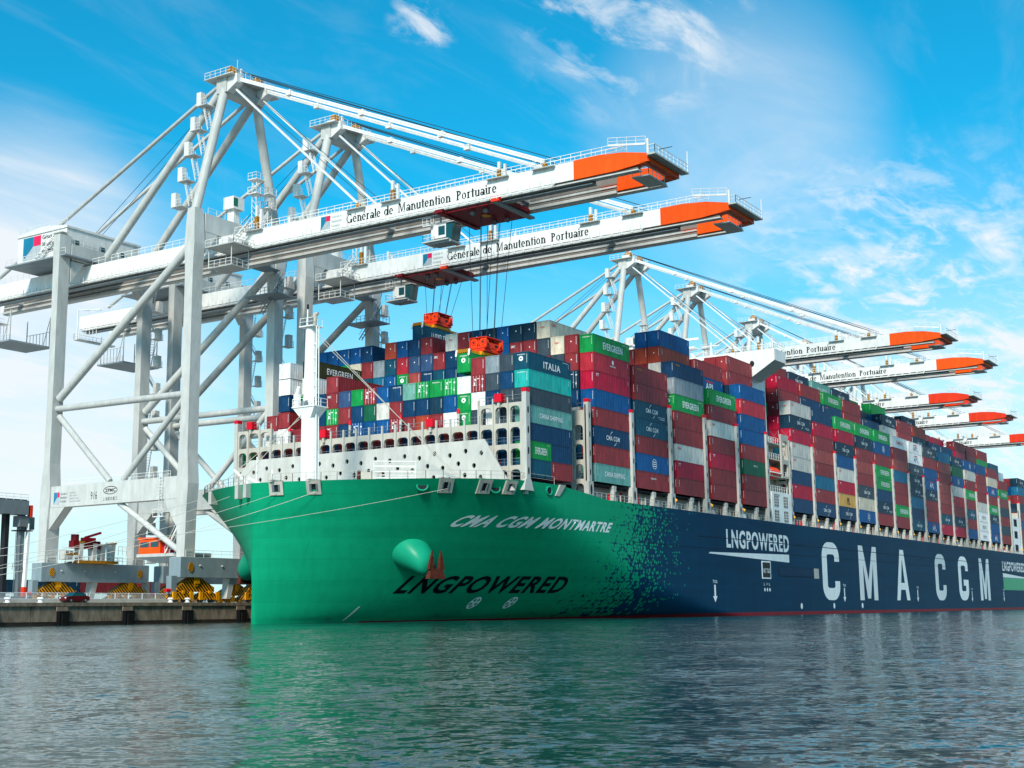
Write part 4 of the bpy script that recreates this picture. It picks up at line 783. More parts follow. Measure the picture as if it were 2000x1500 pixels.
    part('mast_stair', stp)
    for (lx, ly) in ((XL + 2.4, 96), (XL + 2.2, 62)) if not small else ():
        lt = MB(); z = 11.0; k = 0
        while z < 60:
            lt.box(lx - 1.0, lx + 1.2, ly - 1.6, ly - .2, z - .1, z, 'crane'); lt.rail([(lx - 1, ly - 1.5, z), (lx + 1.1, ly - 1.5, z), (lx + 1.1, ly - .3, z)], 'crane_white', 1.1, 1.0, .035); lt.box(lx - .2, lx + .9, ly - 1.5, ly - .6, z, z + 2.2, 'crane')
            lt.stair((lx + .8, ly - .8 + 2.6 * (k % 2), z), (lx - .6, ly - .8 + 2.6 * ((k + 1) % 2), z + 5.4), .8, 'crane_white', 11); z += 5.4; k += 1
        part('leg_stair', lt)
    # machinery house
    h = MB(); h.box(-9.6, 7.6, 95.4, 109.2, 66.2, 71.6, 'crane_white'); h.prism([(95.2, 71.6), (109.4, 71.6), (109.4, 72.0), (102, 72.8), (95.2, 72.0)], 'x', -9.8, 7.8, 'crane_white'); h.box(-11.0, 8.6, 93.8, 111, 65.9, 66.15, 'crane_dark'); h.rail([(-10.9, 93.9, 66.15), (-10.9, 110.8, 66.15)], 'crane_white', 1.15, 1.6, .04); h.rail([(-9.4, 95.6, 72.3), (-9.4, 109, 72.3)], 'crane_white', 1.0, 1.6, .035)
    for y in (96.5, 99): h.box(7.61, 7.66, y, y + 1.6, 68, 70, 'dark')
    for x in (-8, -2, 3): h.box(x, x + 1.2, 95.33, 95.38, 68.4, 69.6, 'glass')
    lg = MB(); x = -9.63
    lg.add([(x, 107.6, 71.3), (x, 107.6, 67.0), (x - .0, 104.6, 69.6), (x, 104.6, 71.3)], [(0, 1, 2, 3)], 'logo_blue'); lg.add([(x - .01, 104.6, 71.3), (x - .01, 104.6, 69.4), (x - .01, 102.6, 69.4), (x - .01, 102.6, 71.3)], [(0, 1, 2, 3)], 'logo_red'); lg.add([(x, 107.6, 67.0), (x, 102.6, 67.0), (x, 102.6, 69.4), (x, 104.6, 69.55)], [(0, 1, 2, 3)], 'logo_grey')
    for k, w in enumerate(('Générale de', 'Manutention', 'Portuaire')): put_serif(lg, w, (-9.64, 102.2, 70.4 - k * 1.35), (0, -1, 0), (0, 0, 1), 5.6 if k < 2 else 4.6, .75, 'text_black')
    st = MB(); st.stair((-10.3, 103, 66.2), (-10.3, 97.5, 70.4), .8, 'crane_white', 12); st.box(-11, -9.7, 95, 97.5, 70.4, 70.5, 'crane')
    part('machinery_house', h, [('house_sign', lg), ('stair', st)])
    # hanging maintenance basket at the tail, small tail frame
    mb = MB()
    for x in (-4.6, 4.6):
        for y in (117, 124): mb.beam((x, y, 60), (x, y, 54), .16, .16, 'crane')
        for y in np.arange(118, 124, 1.0): mb.beam((x, y, 57), (x, y, 54), .08, .08, 'crane_dark')
        mb.beam((x, 117, 60), (x, 119, 54), .1, .1, 'crane'); mb.beam((x, 117, 57), (x, 124, 57), .1, .1, 'crane')
    mb.box(-5, 5, 116.6, 124.6, 53.7, 54.0, 'crane_dark'); mb.rail([(-5, 116.8, 54), (-5, 124.4, 54)], 'crane_white', 1.1, 1, .035); part('maintenance_basket', mb)
    mb = MB(); mb.box(-5.2, 5.2, 131, 132.4, 60.2, 60.5, 'crane'); mb.rail([(-5.1, 131, 60.5), (-5.1, 132.3, 60.5), (5.1, 132.3, 60.5)], 'crane_white', 1.2, 1, .04); mb.beam((-5, 131.4, 60.5), (-5, 131.4, 67), .2, .2, 'crane_white'); mb.beam((-5, 131.4, 67), (-5, 124, 66), .14, .14, 'crane_white')
    for y in np.arange(125, 131, 1.1): mb.beam((-5.2, y, 60.3), (-5.2, y, 62.4), .12, .12, 'crane_white')
    part('tail_platform', mb)
    # electrical boxes and floodlight masts near the hinge, hoist cables over the apex
    mb = MB(); mb.box(-2.6, 0.0, 60.5, 63, 71.0, 73.2, 'crane_white'); mb.box(-2.62, -1.6, 60.47, 60.52, 71.4, 72.9, mat('ac_green', '1f6e58', .5)); mb.box(-2, -.6, 61, 62.5, 68.6, 71, 'crane_white')
    for x, hh in ((2.4, 8.5), (5.4, 6.5)):
        for a, b in ((-.5, -.5), (.5, -.5), (.5, .5), (-.5, .5)): mb.beam((x + a, 60 + b, 68.6), (x + a, 60 + b, 68.6 + hh), .1, .1, 'crane_white')
        z = 68.6
        while z < 68.6 + hh - 1: mb.beam((x - .5, 59.5, z), (x + .5, 59.5, z + 1), .06, .06, 'crane_white'); mb.beam((x - .5, 59.5, z), (x - .5, 60.5, z + 1), .06, .06, 'crane_white'); z += 1
        for d in (0, 2.6): mb.box(x - 1.1, x + 1.1, 58.9, 61.1, 68.6 + hh - d, 68.75 + hh - d, 'crane_white'); mb.rail([(x - 1.1, 61, 68.75 + hh - d), (x - 1.1, 59, 68.75 + hh - d), (x + 1.1, 59, 68.75 + hh - d)], 'crane_white', 1.1, 1.0, .035)
    part('hinge_gear', mb)
    mb = MB()
    for x, y1 in ((-1.2, edge + 3), (-.4, edge + 4), (1.0, edge + 3), (1.8, edge + 4)): mb.tube((x, 60.8, 96.5), (x * 2.6, y1, 66.4), .06, 'wire', 5)
    for x in (-.6, .9): mb.tube((x, 62, 96.5), (x, 100, 72), .05, 'wire', 5)
    for x in (-2.2, 2.2): mb.tube((x, 60.5, 93.1), (x * 1.5, 30, 66.5), .05, 'wire', 5)
    part('boom_cable', mb)
    # hinge platform beside the bow-side leg
    mb = MB(); mb.box(-10, -4.9, 53, 59.6, 61.9, 62.1, 'crane'); mb.rail([(-9.9, 59.6, 62.1), (-9.9, 53.1, 62.1), (-5.2, 53.1, 62.1)], 'crane_white', 1.15, 1.1, .04); mb.stair((-6.4, 58.4, 62.1), (-6.4, 53, 66.2), .8, 'crane_white', 10); mb.box(-8.2, -7.0, 56, 58.2, 62.1, 63.7, 'crane_white'); mb.tube((-7, 54.5, 62.9), (-5.4, 54.5, 62.9), .5, 'crane', 10)
    mb.box(-9.4, -5.2, 54, 59.4, 58.4, 58.55, 'crane')
    for x in (-9.3, -5.3):
        for y in (54.1, 59.3): mb.beam((x, y, 58.5), (x, y, 62), .12, .12, 'crane_white')
    mb.rail([(-9.3, 59.3, 58.55), (-9.3, 54.1, 58.55), (-5.3, 54.1, 58.55)], 'crane_white', 1.15, 1.1, .04); part('hinge_platform', mb)
    mb = MB(); mb.box(5, 9, 60, 63, 62, 62.2, 'crane_dark'); mb.stair((7, 62.6, 54), (7, 57.8, 60), .8, 'crane_dark', 12); mb.rail([(5, 64, 57), (5, 57, 57), (9, 57, 57)], 'crane_dark', 1.2, 1, .04); mb.box(4.6, 9.2, 57, 64.4, 56.8, 57, 'crane_dark'); part('access_platform', mb)
    return P
def trolley_parts(y0, y1):
    """trolley carriage under the girders between y0 (sea) and y1 (land), with operator cab at its land end"""
    off = (0, 79, QZ); out = []
    def part(name, mb, subs=()):
        mb.v = [(x, y - off[1], z - off[2]) for x, y, z in mb.v]; out.append((name, mb.mesh(name), [(n, (setattr(s, 'v', [(x, y - off[1], z - off[2]) for x, y, z in s.v]), s.mesh(n))[1]) for n, s in subs]))
    t = MB(); t.box(-3.3, 3.3, y0, y1, 61.6, 62.3, 'redbrown'); t.box(-5.3, 5.3, y0 + .4, y0 + 1.4, 61.3, 61.6, 'crane_dark'); t.box(-5.3, 5.3, y1 - 1.4, y1 - .4, 61.3, 61.6, 'redbrown'); t.box(-5.6, -4.95, y0, y0 + 1.4, 61.4, 62.2, 'orange_red'); t.box(-5.6, -4.95, y1 - 1.6, y1, 61.4, 62.0, 'redbrown')
    t.box(-4.6, 4.6, y0 + 1.5, y1 - 1.5, 61.45, 61.6, 'redbrown'); t.prism(ellipse(0, (y0 + y1) / 2, .8, .7, 16), 'z', 61.38, 61.45, 'yellow')
    for x in (-3.0, 3.0):
        for y in (y0 + 4, y1 - 5.5): t.tube((x - .2, y, 61.2), (x + .2, y, 61.2), .4, 'steel', 14)
    part('trolley', t)
    c = MB(); cy = y1 + .4; c.box(-3.9, -1.7, cy - 1.5, cy + 1.3, 58.0, 60.2, 'crane_white'); c.prism([(cy - 1.5, 57.6), (cy - 1.5, 60.0), (cy - 2.9, 60.0), (cy - 2.5, 57.6)], 'x', -3.9, -1.7, 'glass'); c.box(-4.5, -1.2, cy - 2.3, cy + 2.6, 57.4, 57.58, 'crane'); c.rail([(-4.4, cy + .5, 57.6), (-4.4, cy + 2.5, 57.6), (-1.3, cy + 2.5, 57.6)], 'crane_white', 1.1, .8, .035); c.box(-3.95, -3.89, cy - 1.3, cy - .1, 58.4, 59.8, 'glass'); c.box(-4.1, -1.6, cy - 2.6, cy + 1.4, 57.1, 57.4, 'grating'); c.box(-4.0, -1.6, cy - 2.95, cy + 1.4, 60.2, 60.32, 'crane')
    for x in (-3.7, -1.9): c.beam((x, cy + .9, 60.2), (x, cy + .9, 62.2), .22, .22, 'crane')
    c.box(-4.6, -3.9, cy + .8, cy + 2.4, 60.0, 60.12, 'crane_white'); c.rail([(-4.6, cy + .8, 60.12), (-4.6, cy + 2.4, 60.12)], 'crane_white', 1.1, .7, .035); c.beam((-3.0, cy + 1.5, 58), (-3, cy + 2.3, 61.5), .12, .12, 'steel')
    part('operator_cab', c)
    return out
full = crane_builder(); short = crane_builder(-5.2, 6.2, 'orange_red', True)
def boom_sign(full_=True):
    off = (0, 79, QZ); mb = MB(); X = -4.1 - .715
    spans = (('Générale', 33.3, 26.3), ('de', 25.7, 23.8), ('Manutention', 22.9, 12.8), ('Portuaire', 11.8, 4.4)) if full_ else (('Générale', 48.3, 41.3), ('de', 40.7, 38.8), ('Manutention', 37.9, 27.8), ('Portuaire', 26.8, 19.4))
    for w, a, b in spans: put_serif(mb, w, (X, a, 63.0), (0, -1, 0), (0, 0, 1), a - b, 1.5, 'text_black')
    lx = 38.7 if full_ else 53.5
    L = lambda pts, m, d: mb.add([(X - d, lx - a, 62.75 + b) for a, b in pts], [tuple(range(len(pts)))], m)
    L([(0, 0), (1.1, 1.3), (1.1, 2.2), (0, 2.2)], 'logo_blue', 0); L([(1.1, 1.3), (2.0, 1.3), (2.0, 2.2), (1.1, 2.2)], 'logo_red', .003); L([(0, 0), (2.0, 0), (2.0, 1.3), (1.1, 1.3)], 'logo_grey', .006)
    for k, w in enumerate(('Générale de', 'Manutention', 'Portuaire')): put_serif(mb, w, (X, lx - 2.2, 64.4 - k * .75), (0, -1, 0), (0, 0, 1), 2.2 if k < 2 else 1.8, .42, 'logo_grey')
    mb.v = [(x, y - off[1], z - off[2]) for x, y, z in mb.v]; return mb.mesh('boom_lettering')
SIGN, SIGN2 = boom_sign(), boom_sign(False)
def place_crane(xc, parts, sign, trol, label, dz=0):
    c = empty('gantry_crane', (xc, 79, QZ + dz)); tag(c, label, 'crane', 'quay cranes with white booms over the ship')
    for n, me, subs in parts + (trolley_parts(*trol) if trol else []):
        o = obj(n, me, c)
        for sn, sm in subs: obj(sn, sm, o)
    obj('boom_lettering', sign, c); return c
craneA = place_crane(3.6, full, SIGN, (3.6, 15.5), 'nearest quay crane, tallest in view, its legs beside the green bow')
craneB = place_crane(31.6, full, SIGN, (33, 44.5), 'second quay crane from the left, just behind the nearest one')
place_crane(153.6, full, SIGN, (34, 48), 'third quay crane, apex behind the high maroon stacks, boom above the bridge wing')
place_crane(194.0, full, SIGN, (34, 48), 'fourth quay crane, orange tipped boom just right of and below the third')
place_crane(240.5, short, SIGN2, None, 'quay crane with short red tipped boom, first of the three red tipped ones', -1.8)
place_crane(287.5, short, SIGN2, None, 'quay crane with short red tipped boom, middle of the three red tipped ones', -1.9)
place_crane(345, short, SIGN2, None, 'farthest quay crane, red boom tip cut off by the right edge', -3.0)
# markings and fittings that only single cranes carry
def cpart(crane, name, mb, par=None):
    ox, oy, oz = crane.location; mb.v = [(x, y - 79, z - QZ) for x, y, z in mb.v]; o = mb.build(name, par or crane); return o
mb = MB(); X = -XL - .96
L = lambda y, z, pts, m, d=0: mb.add([(X - d, y - a, z + b) for a, b in pts], [tuple(range(len(pts)))], m)
L(93.9, 20.6, [(0, 0), (.9, 1.2), (.9, 2.1), (0, 2.1)], 'logo_blue'); L(93.9, 20.6, [(.9, 1.2), (1.5, 1.2), (1.5, 2.1), (.9, 2.1)], 'logo_red', .003); L(93.9, 20.6, [(0, 0), (1.5, 0), (1.5, 1.2), (.9, 1.2)], 'logo_grey', .006)
for k, w in enumerate(('Générale de', 'Manutention', 'Portuaire')): put_serif(mb, w, (X, 92.2, 22.2 - k * .65), (0, -1, 0), (0, 0, 1), 1.7, .4, 'steel')
for k, w in enumerate(('CMU 70/64.5T', 'CMU 105/95T', 'CMU SOUS CABLES', 'CMU SOUS CROCHET')): put_text(mb, w, (X, 89.8, 22.3 - k * .5), (0, -1, 0), (0, 0, 1), 1.8 + .35 * k, .3, 'steel', 0)
put_text(mb, '916', (X, 84.3, 21.0), (0, -1, 0), (0, 0, 1), 1.6, 1.35, 'text_black', 0)
for k in range(32):
    for q_ in ring(0, 0, 1.75, .7, .14, .12, k * 11.25, (k + 1) * 11.25, 1): mb.add([(X, 79.4 - a, 22.35 + b) for a, b in q_], [(0, 1, 2, 3)], 'text_black')
put_text(mb, 'ZPMC', (X - .004, 80.7, 22.05), (0, -1, 0), (0, 0, 1), 2.6, .6, 'text_black', .03)
put_text(mb, '上海振华重工', (X, 81.2, 20.6), (0, -1, 0), (0, 0, 1), 3.6, .62, 'text_black', 0)
cpart(craneA, 'beam_lettering', mb)
mb = MB()
for k, ch in enumerate('TERMINAL DE'): put_text(mb, ch, (X, 91.5 - k * 2.45, 20.9), (0, -1, 0), (0, 0, 1), 1.7 if ch != 'I' else .5, 2.2, 'text_black', .01) if ch != ' ' else None
cpart(craneB, 'beam_lettering', mb)
for cr in (craneA,):
    pf = MB(); pf.box(-9.0, -3.0, 63.2, 74.6, 10.9, 11.4, 'crane'); pf.loft([[(-9, 63.2, 10.9), (-3, 63.2, 10.9), (-3, 74.6, 10.9), (-9, 74.6, 10.9)], [(-8, 63.2, 9.9), (-4, 63.2, 9.9), (-4, 71, 9.9), (-8, 71, 9.9)]], 'crane_dark'); pf.rail([(-8.9, 63.4, 11.4), (-8.9, 68, 11.4)], 'crane_white', 1.1, 1, .035); p_ = cpart(cr, 'checker_platform', pf)
    cbn = MB(); cbn.box(-8.8, -6.2, 69.2, 74.3, 11.4, 13.9, 'orange'); cbn.box(-9.0, -6.0, 69.0, 74.5, 13.9, 14.15, 'orange'); cbn.box(-8.83, -8.79, 71.9, 74.0, 12.5, 13.4, 'glass'); cbn.box(-8.83, -8.79, 69.6, 71.5, 12.5, 13.4, 'glass'); cbn.box(-8.2, -6.8, 69.15, 69.21, 12.4, 13.4, 'glass'); cbn.box(-8.5, -6.5, 67.6, 69, 11.5, 13.0, 'red'); cpart(cr, 'checker_cabin', cbn, p_)
    ld = MB(); ld.box(-XL - 1.6, -XL - .97, 65.8, 68.2, 17.2, 17.35, 'crane_white'); ld.rail([(-XL - 1.6, 68.2, 17.35), (-XL - 1.6, 65.8, 17.35)], 'crane_white', 1.1, .8, .035)
    for y in (66.6, 67.3): ld.beam((-XL - 1.15, y, 17.3), (-XL - 1.15, y, 25.5), .07, .07, 'crane_white')
    for z in np.arange(17.8, 25.5, .5): ld.beam((-XL - 1.15, 66.6, z), (-XL - 1.15, 67.3, z), .05, .05, 'crane_white')
    for z in np.arange(18.5, 25, 1.2): ld.path([(-XL - 1.15, 66.5, z), (-XL - 1.9, 66.6, z), (-XL - 1.9, 67.3, z), (-XL - 1.15, 67.4, z)], .035, 'crane_white', 5)
    ld.stair((-XL + 1.2, 67.6, 11.4), (-XL + 1.2, 64.0, 17.2), .8, 'crane_white', 12); cpart(cr, 'access_ladder', ld)
# parked lifting frames on the landward sill of the nearest crane
sp = empty('lifting_frame', (0.6, 95.6, 10.56)); tag(sp, 'red and grey lifting frame parked on the nearest crane landward sill beam', 'lifting frame')
b = MB(); b.box(-2.4, 6.4, -2.4, -1.0, 0, .5, 'hazard_fine'); b.box(-2.4, 6.4, .6, 1.6, 0, .4, 'steel')
b.build('base', sp)
for x in (-1.6, 1.4, 3.4, 5.6):
    b = MB(); lf(b, x, -1.2, .5, 3.6, .75, 1.2, .9, 1.6, 'crane')
    if x in (-1.6, 5.6): b.box(x - .6, x + .6, -2.1, -.4, 3.6, 3.9, 'hazard_fine')
    b.build('column', sp)
b = MB(); b.box(-3.4, 2.6, -1.9, -.6, 2.6, 4.0, 'redbrown'); b.tube((-2.6, -1.2, 4.0), (-2.6, -1.2, 5.1), .7, 'redbrown', 14); b.box(-1.0, 1.6, -1.8, -.8, 4.0, 4.6, 'red'); b.beam((-.4, -1.2, 4.6), (3.0, -1.4, 5.6), .35, .4, 'red'); b.box(-5.2, -3.4, -2, -.4, .6, 2.2, 'crane'); b.box(-5.0, -2.4, -2.1, -2.0, 1.4, 1.8, 'hazard_fine'); b.build('headblock', sp)
b = MB(); b.rail([(-6.2, -2.2, 0), (7.6, -2.2, 0)], 'crane_white', 1.2, 1.2, .04); b.rail([(-6.2, -2.2, 1.6), (-3.6, -2.2, 1.6)], 'crane_white', 1.1, .8, .04); b.rail([(6.5, -2.2, 1.6), (8.4, -2.2, 1.6)], 'crane_white', 1.6, .8, .04); b.build('railing', sp)

# ------------------------------------------------------------------ containers
CL, CW = 12.19, 2.44
def shell(L, H, end='plain'):
    """steel box: corrugated sides and roof edge between corner posts and rails; slot 0 paint, slot 1 marks"""
    mb = MB(); p = M['white']; pt = bpy.data.materials.get('slot_paint') or bpy.data.materials.new('slot_paint')
    q = .024; n = max(8, int(L / .56))
    mb.box(0, .14, 0, .16, 0, H, pt); mb.box(0, .14, CW - .16, CW, 0, H, pt); mb.box(L - .14, L, 0, .16, 0, H, pt); mb.box(L - .14, L, CW - .16, CW, 0, H, pt)
    for y in (0, CW - .12): mb.box(.14, L - .14, y, y + .12, 0, .15, pt); mb.box(.14, L - .14, y, y + .12, H - .12, H, pt)
    for x in (0.003, L - .123): mb.box(x, x + .12, .16, CW - .16, 0, .15, pt); mb.box(x, x + .12, .16, CW - .16, H - .14, H, pt)
    mb.add([(.02, .02, H - .04), (L - .02, .02, H - .04), (L - .02, CW - .02, H - .04), (.02, CW - .02, H - .04)], [(0, 1, 2, 3)], pt); mb.add([(.02, .02, .1), (L - .02, .02, .1), (L - .02, CW - .02, .1), (.02, CW - .02, .1)], [(3, 2, 1, 0)], pt)
    for s, y in ((1, .012), (-1, CW - .012)):
        pr = []; x0, x1 = .14, L - .14; w = (x1 - x0) / n
        for i in range(n): pr += [(x0 + i * w, 0), (x0 + i * w + w * .32, 0), (x0 + i * w + w * .5, 1), (x0 + i * w + w * .82, 1)]
        pr.append((x1, 0)); vs = [(x, y + s * q * d, .15) for x, d in pr] + [(x, y + s * q * d, H - .12) for x, d in pr]; m = len(pr)
        mb.add(vs, [((i, i + 1, m + i + 1, m + i) if s > 0 else (i + 1, i, m + i, m + i + 1)) for i in range(m - 1)], pt)
    for s, x in ((1, .025), (-1, L - .025)):
        pr = []; n2 = 7; w = (CW - .32) / n2
        for i in range(n2): pr += [(.16 + i * w, 0), (.16 + i * w + w * .34, 0), (.16 + i * w + w * .5, 1), (.16 + i * w + w * .84, 1)]
        pr.append((CW - .16, 0)); vs = [(x + s * .03 * d, y, .15) for y, d in pr] + [(x + s * .03 * d, y, H - .14) for y, d in pr]; m = len(pr)
        mb.add(vs, [((i + 1, i, m + i, m + i + 1) if s > 0 else (i, i + 1, m + i + 1, m + i)) for i in range(m - 1)], pt)
    k = MB(); k.v, k.f = [], []
    # painted number columns
    def mark(o_, u, w, h, n_, x=-.004):
        for i in range(n_): z = H - .35 - i * (h + .05); mb.add([(o_[0] + u[0] * w * a, o_[1] + u[1] * w * a, z - h * b) for a, b in ((0, 0), (1, 0), (1, 1), (0, 1))], [(0, 1, 2, 3)], M['white'])
    if end == 'plain': mark((-.004, .34), (0, -1), .07, .12, 8)
    if L > 7: mark((L - .75, -.004), (1, 0), .10, .10, 5)
    return mb.mesh('container_body')
HS, HT = 2.57, 2.896
SH = {(L, H): shell(L, H) for L in (12.19, 6.03) for H in (HS, HT)}
def door_mesh(H):
    mb = MB(); pt = bpy.data.materials['slot_paint']
    for y in (.17, 1.23): mb.box(-.03, .02, y, y + 1.04, .16, H - .15, pt)
    for y in (.42, .92, 1.52, 2.02): mb.tube((-.055, y, .1), (-.055, y, H - .1), .022, M['rail'], 6)
    for y in (.42, .92, 1.52, 2.02): mb.box(-.075, -.03, y - .1, y + .1, 1.0, 1.06, M['rail'])
    for y, z, w, h in ((1.9, H - .55, .34, .12), (1.9, H - .75, .34, .1), (1.95, 1.5, .22, .5), (.55, H - .6, .3, .2), (.55, .9, .2, .25), (1.35, H - .5, .3, .12)): mb.add([(-.034, y, z), (-.034, y - w, z), (-.034, y - w, z - h), (-.034, y, z - h)], [(0, 1, 2, 3)], M['white'])
    return mb.mesh('end_door')
DOOR = {H: door_mesh(H) for H in (HS, HT)}
LETT = {}
def lettering(code, L, H):
    key = (code, L, H)
    if key in LETT: return LETT[key]
    mb = MB(); W = 'white'; Y = -.012
    T = lambda s, x0, x1, z0, z1, m=W, off=.018, sh=0: put_text(mb, s, (x0, Y, z0), (1, 0, 0), (0, 0, 1), x1 - x0, z1 - z0, m, off, sh)
    def vert(s, x, z, h, m=W):
        for i, ch in enumerate(s): T(ch, x, x + h * .8, z - (i + 1) * h * 1.25, z - (i + 1) * h * 1.25 + h, m)
    def arc(cx, cz, r, a0, a1): 
        for q_ in ring(cx, cz, r, r, .09, .09, a0, a1, 8): mb.add([(a, Y, b) for a, b in q_], [(0, 1, 2, 3)], W)
    if code == 'E': T('EVERGREEN', L * .26, L * .80, H * .28, H * .68, off=.022); T('EVERGREEN', L * .80, L * .93, H * .84, H * .88)
    elif code == 'C':
        T('CMA CGM', L * .30, L * .66, H * .34, H * .60, off=.012); arc(L * .49, H * .47, 1.15, 100, 150); arc(L * .49, H * .47, 1.15, 280, 330)
    elif code == 'D':
        T('CMA CGM', L * .30, L * .66, H * .40, H * .66, off=.012); arc(L * .49, H * .53, 1.15, 100, 150); arc(L * .49, H * .53, 1.15, 280, 330); T('BETTER WAYS', L * .68, L * .88, H * .25, H * .31); T('SHIPPING', L * .72, L * .88, H * .15, H * .21)
    elif code == 'I': T('ITALIA', L * .34, L * .74, H * .24, H * .64, off=.022); T('EVERGREEN', L * .8, L * .93, H * .86, H * .9)
    elif code == 'H': T('CHINA SHIPPING', L * .24, L * .78, H * .34, H * .62, off=.012); vert('CSCLU', L * .04, H * .88, .26)
    elif code == 'P': mb.box(L * .36, L * .62, Y, Y + .005, H * .72, H * .80, 'red'); T('APL', L * .34, L * .66, H * .22, H * .66, off=.012)
    elif code == 'p': mb.box(L * .36, L * .62, Y, Y + .005, H * .72, H * .80, 'red'); T('APL', L * .34, L * .66, H * .22, H * .66, CM['b'], off=.012)
    elif code == 'A': T('CAI', L * .05, L * .15, H * .68, H * .84, 'red', .03)
    elif code == 'B':
        for q_ in ring(L * .52, H * .5, .85, .85, .1, .1, 0, 360, 20): mb.add([(a, Y, b) for a, b in q_], [(0, 1, 2, 3)], W)
        for k in (-.35, 0, .35): mb.box(L * .52 - .6, L * .52 + .6, Y, Y + .005, H * .5 + k - .07, H * .5 + k + .07, W)
    elif code == 'v': vert('TEX', L * .05, H * .86, .30)
    elif code == 'x': T('TT', L * .06, L * .13, H * .7, H * .86, W, .03, .3)
    elif code == 'y': T('PIL', L * .42, L * .58, H * .2, H * .75, 'text_black', .04)
    elif code == 'K': T('TAMBUC', L * .22, L * .74, H * .34, H * .64, 'red', .02, .3)
    elif code == 'u': T('HAMBURG', L * .44, L * .6, H * .42, H * .5); mb.add([(L * .52 + a, Y, H * .68 + b) for a, b in ellipse(0, 0, .3, .4, 12)], [tuple(range(12))], W)
    elif code == 'w': T('CMA CGM', L * .30, L * .66, H * .42, H * .58, CM['n'], .03); mb.box(L * .3, L * .66, Y, Y + .004, H * .3, H * .33, CM['n'])
    elif code == 'Z': T('TRITON', L * .06, L * .2, H * .74, H * .84, 'yellow', .03)
    elif code == 'q': T('SEACO', L * .4, L * .56, H * .6, H * .7)
    if not mb.v: mb.add([(L * .5, Y, H * .5), (L * .51, Y, H * .5), (L * .51, Y, H * .51)], [(0, 1, 2)], W)
    LETT[key] = mb.mesh('lettering'); return LETT[key]
FRONT = {}
def frontmark(code, H):
    key = (code, H)
    if key in FRONT: return FRONT[key]
    mb = MB(); X = -.012
    T = lambda s, y0, y1, z0, z1, m='white', off=.012: put_text(mb, s, (X, y0, z0), (0, -1, 0), (0, 0, 1), y0 - y1, z1 - z0, m, off)
    if code == 'o':
        T('EVERGREEN', 1.9, .6, H * .82, H * .88)
        for q_ in ring(1.3, H * .62, .38, .38, .24, .24, 0, 360, 16): mb.add([(X, b_, c_) for b_, c_ in q_], [(3, 2, 1, 0)], 'white')
    elif code == 't': T('EVERGREEN', 1.9, .6, H * .82, H * .88)
    elif code == 'e': T('EMC', 2.2, 1.45, H * .68, H * .82)
    elif code == 'a': T('CAI', 1.75, 1.0, H * .60, H * .70, 'red', .03)
    elif code == '.': mb.add([(X, 1.25 + a, H * .62 + b) for a, b in ellipse(0, 0, .11, .11, 10)], [tuple(range(10))], 'white')
    elif code == 'n': T('CMA CGM', 1.8, .3, H * .80, H * .87)
    elif code == 'X':
        mb.beam((X, .25, .2), (X, 2.2, H - .2), .03, .05, 'steel'); mb.beam((X - .03, .25, H - .2), (X - .03, 2.2, .2), .03, .05, 'steel')
    FRONT[key] = mb.mesh('end_mark'); return FRONT[key]
LNAME = dict(E='white lettering', C='ringed white lettering', D='ringed lettering', I='large white lettering', H='pale lettering', P='lettering under red bar', p='blue lettering', A='small red mark', B='round white emblem', v='vertical white letters', x='small white corner mark', y='dark vertical lettering', K='red script', u='small white crest', w='dark lettering', Z='small yellow lettering', q='faint small lettering')
ORD = 'zero lowest second third fourth fifth sixth seventh eighth ninth tenth eleventh twelfth'.split()
ORN = 'zeroth first second third fourth fifth sixth seventh eighth ninth tenth eleventh twelfth thirteenth fourteenth fifteenth sixteenth seventeenth eighteenth nineteenth twentieth twenty-first twenty-second twenty-third twenty-fourth'.split()
HIDDEN = set("""i16_2_9 f1_0 s20_1 s20_4 s20_3 i6_2_9 i2_6_7 i2_2_6 i2_21_8 i17_1_8 s21_4 i7_2_10 i2_18_7 f3_2 f5_2 i20_1_8 i18_1_8 f9_2 f7_2 f6_2 f17_3 y7_1 f10_2 i19_1_8 f11_2 f8_2 f13_2 i11_2_9
i6_1_7 f14_2 f12_2 f19_2 f15_5 f18_2 f15_4 i2_17_6 f15_2 s21_3 f17_2 i15_2_9 s21_2 i7_2_8 f1_1 i7_2_9 s21_1 f15_3 i20_1_7 i11_3_10 i2_19_7 s21_0 y6_1 y7_0 i2_3_6 y9_1 y9_0 y8_1
y8_0 y6_0 y5_0 y4_0 y3_0 y2_0 y1_1 y1_0 y10_1 y10_0 y0_1 y0_0 s23_6 s23_5 s23_4 s23_3 s23_2 s23_1 s23_0 s22_6 s22_5 s22_4 s22_3 s22_2 s22_1 s22_0 i7_3_9 i7_3_8 i6_3_8 i5_3_8 i5_2_8
i4_5_8 i4_4_8 i3_2_6 i3_1_6 i2_9_7 i2_8_7 i2_7_7 i2_20_7 i2_19_6 i2_18_6 i11_2_8 f9_1 f9_0 f8_1 f8_0 f7_1 f7_0 f6_1 f6_0 f5_1 f5_0 f4_1 f4_0 f3_1 f3_0 f2_1 f2_0 f19_1 f19_0 f18_1
f18_0 f17_1 f17_0 f16_5 f16_4 f16_3 f16_2 f16_1 f16_0 f15_1 f15_0 f14_1 f14_0 f13_1 f13_0 f12_1 f12_0 f11_1 f11_0 f10_1 f10_0""".split())
BLK = []            # every further container of the stacks, kept as one object
CID = {}
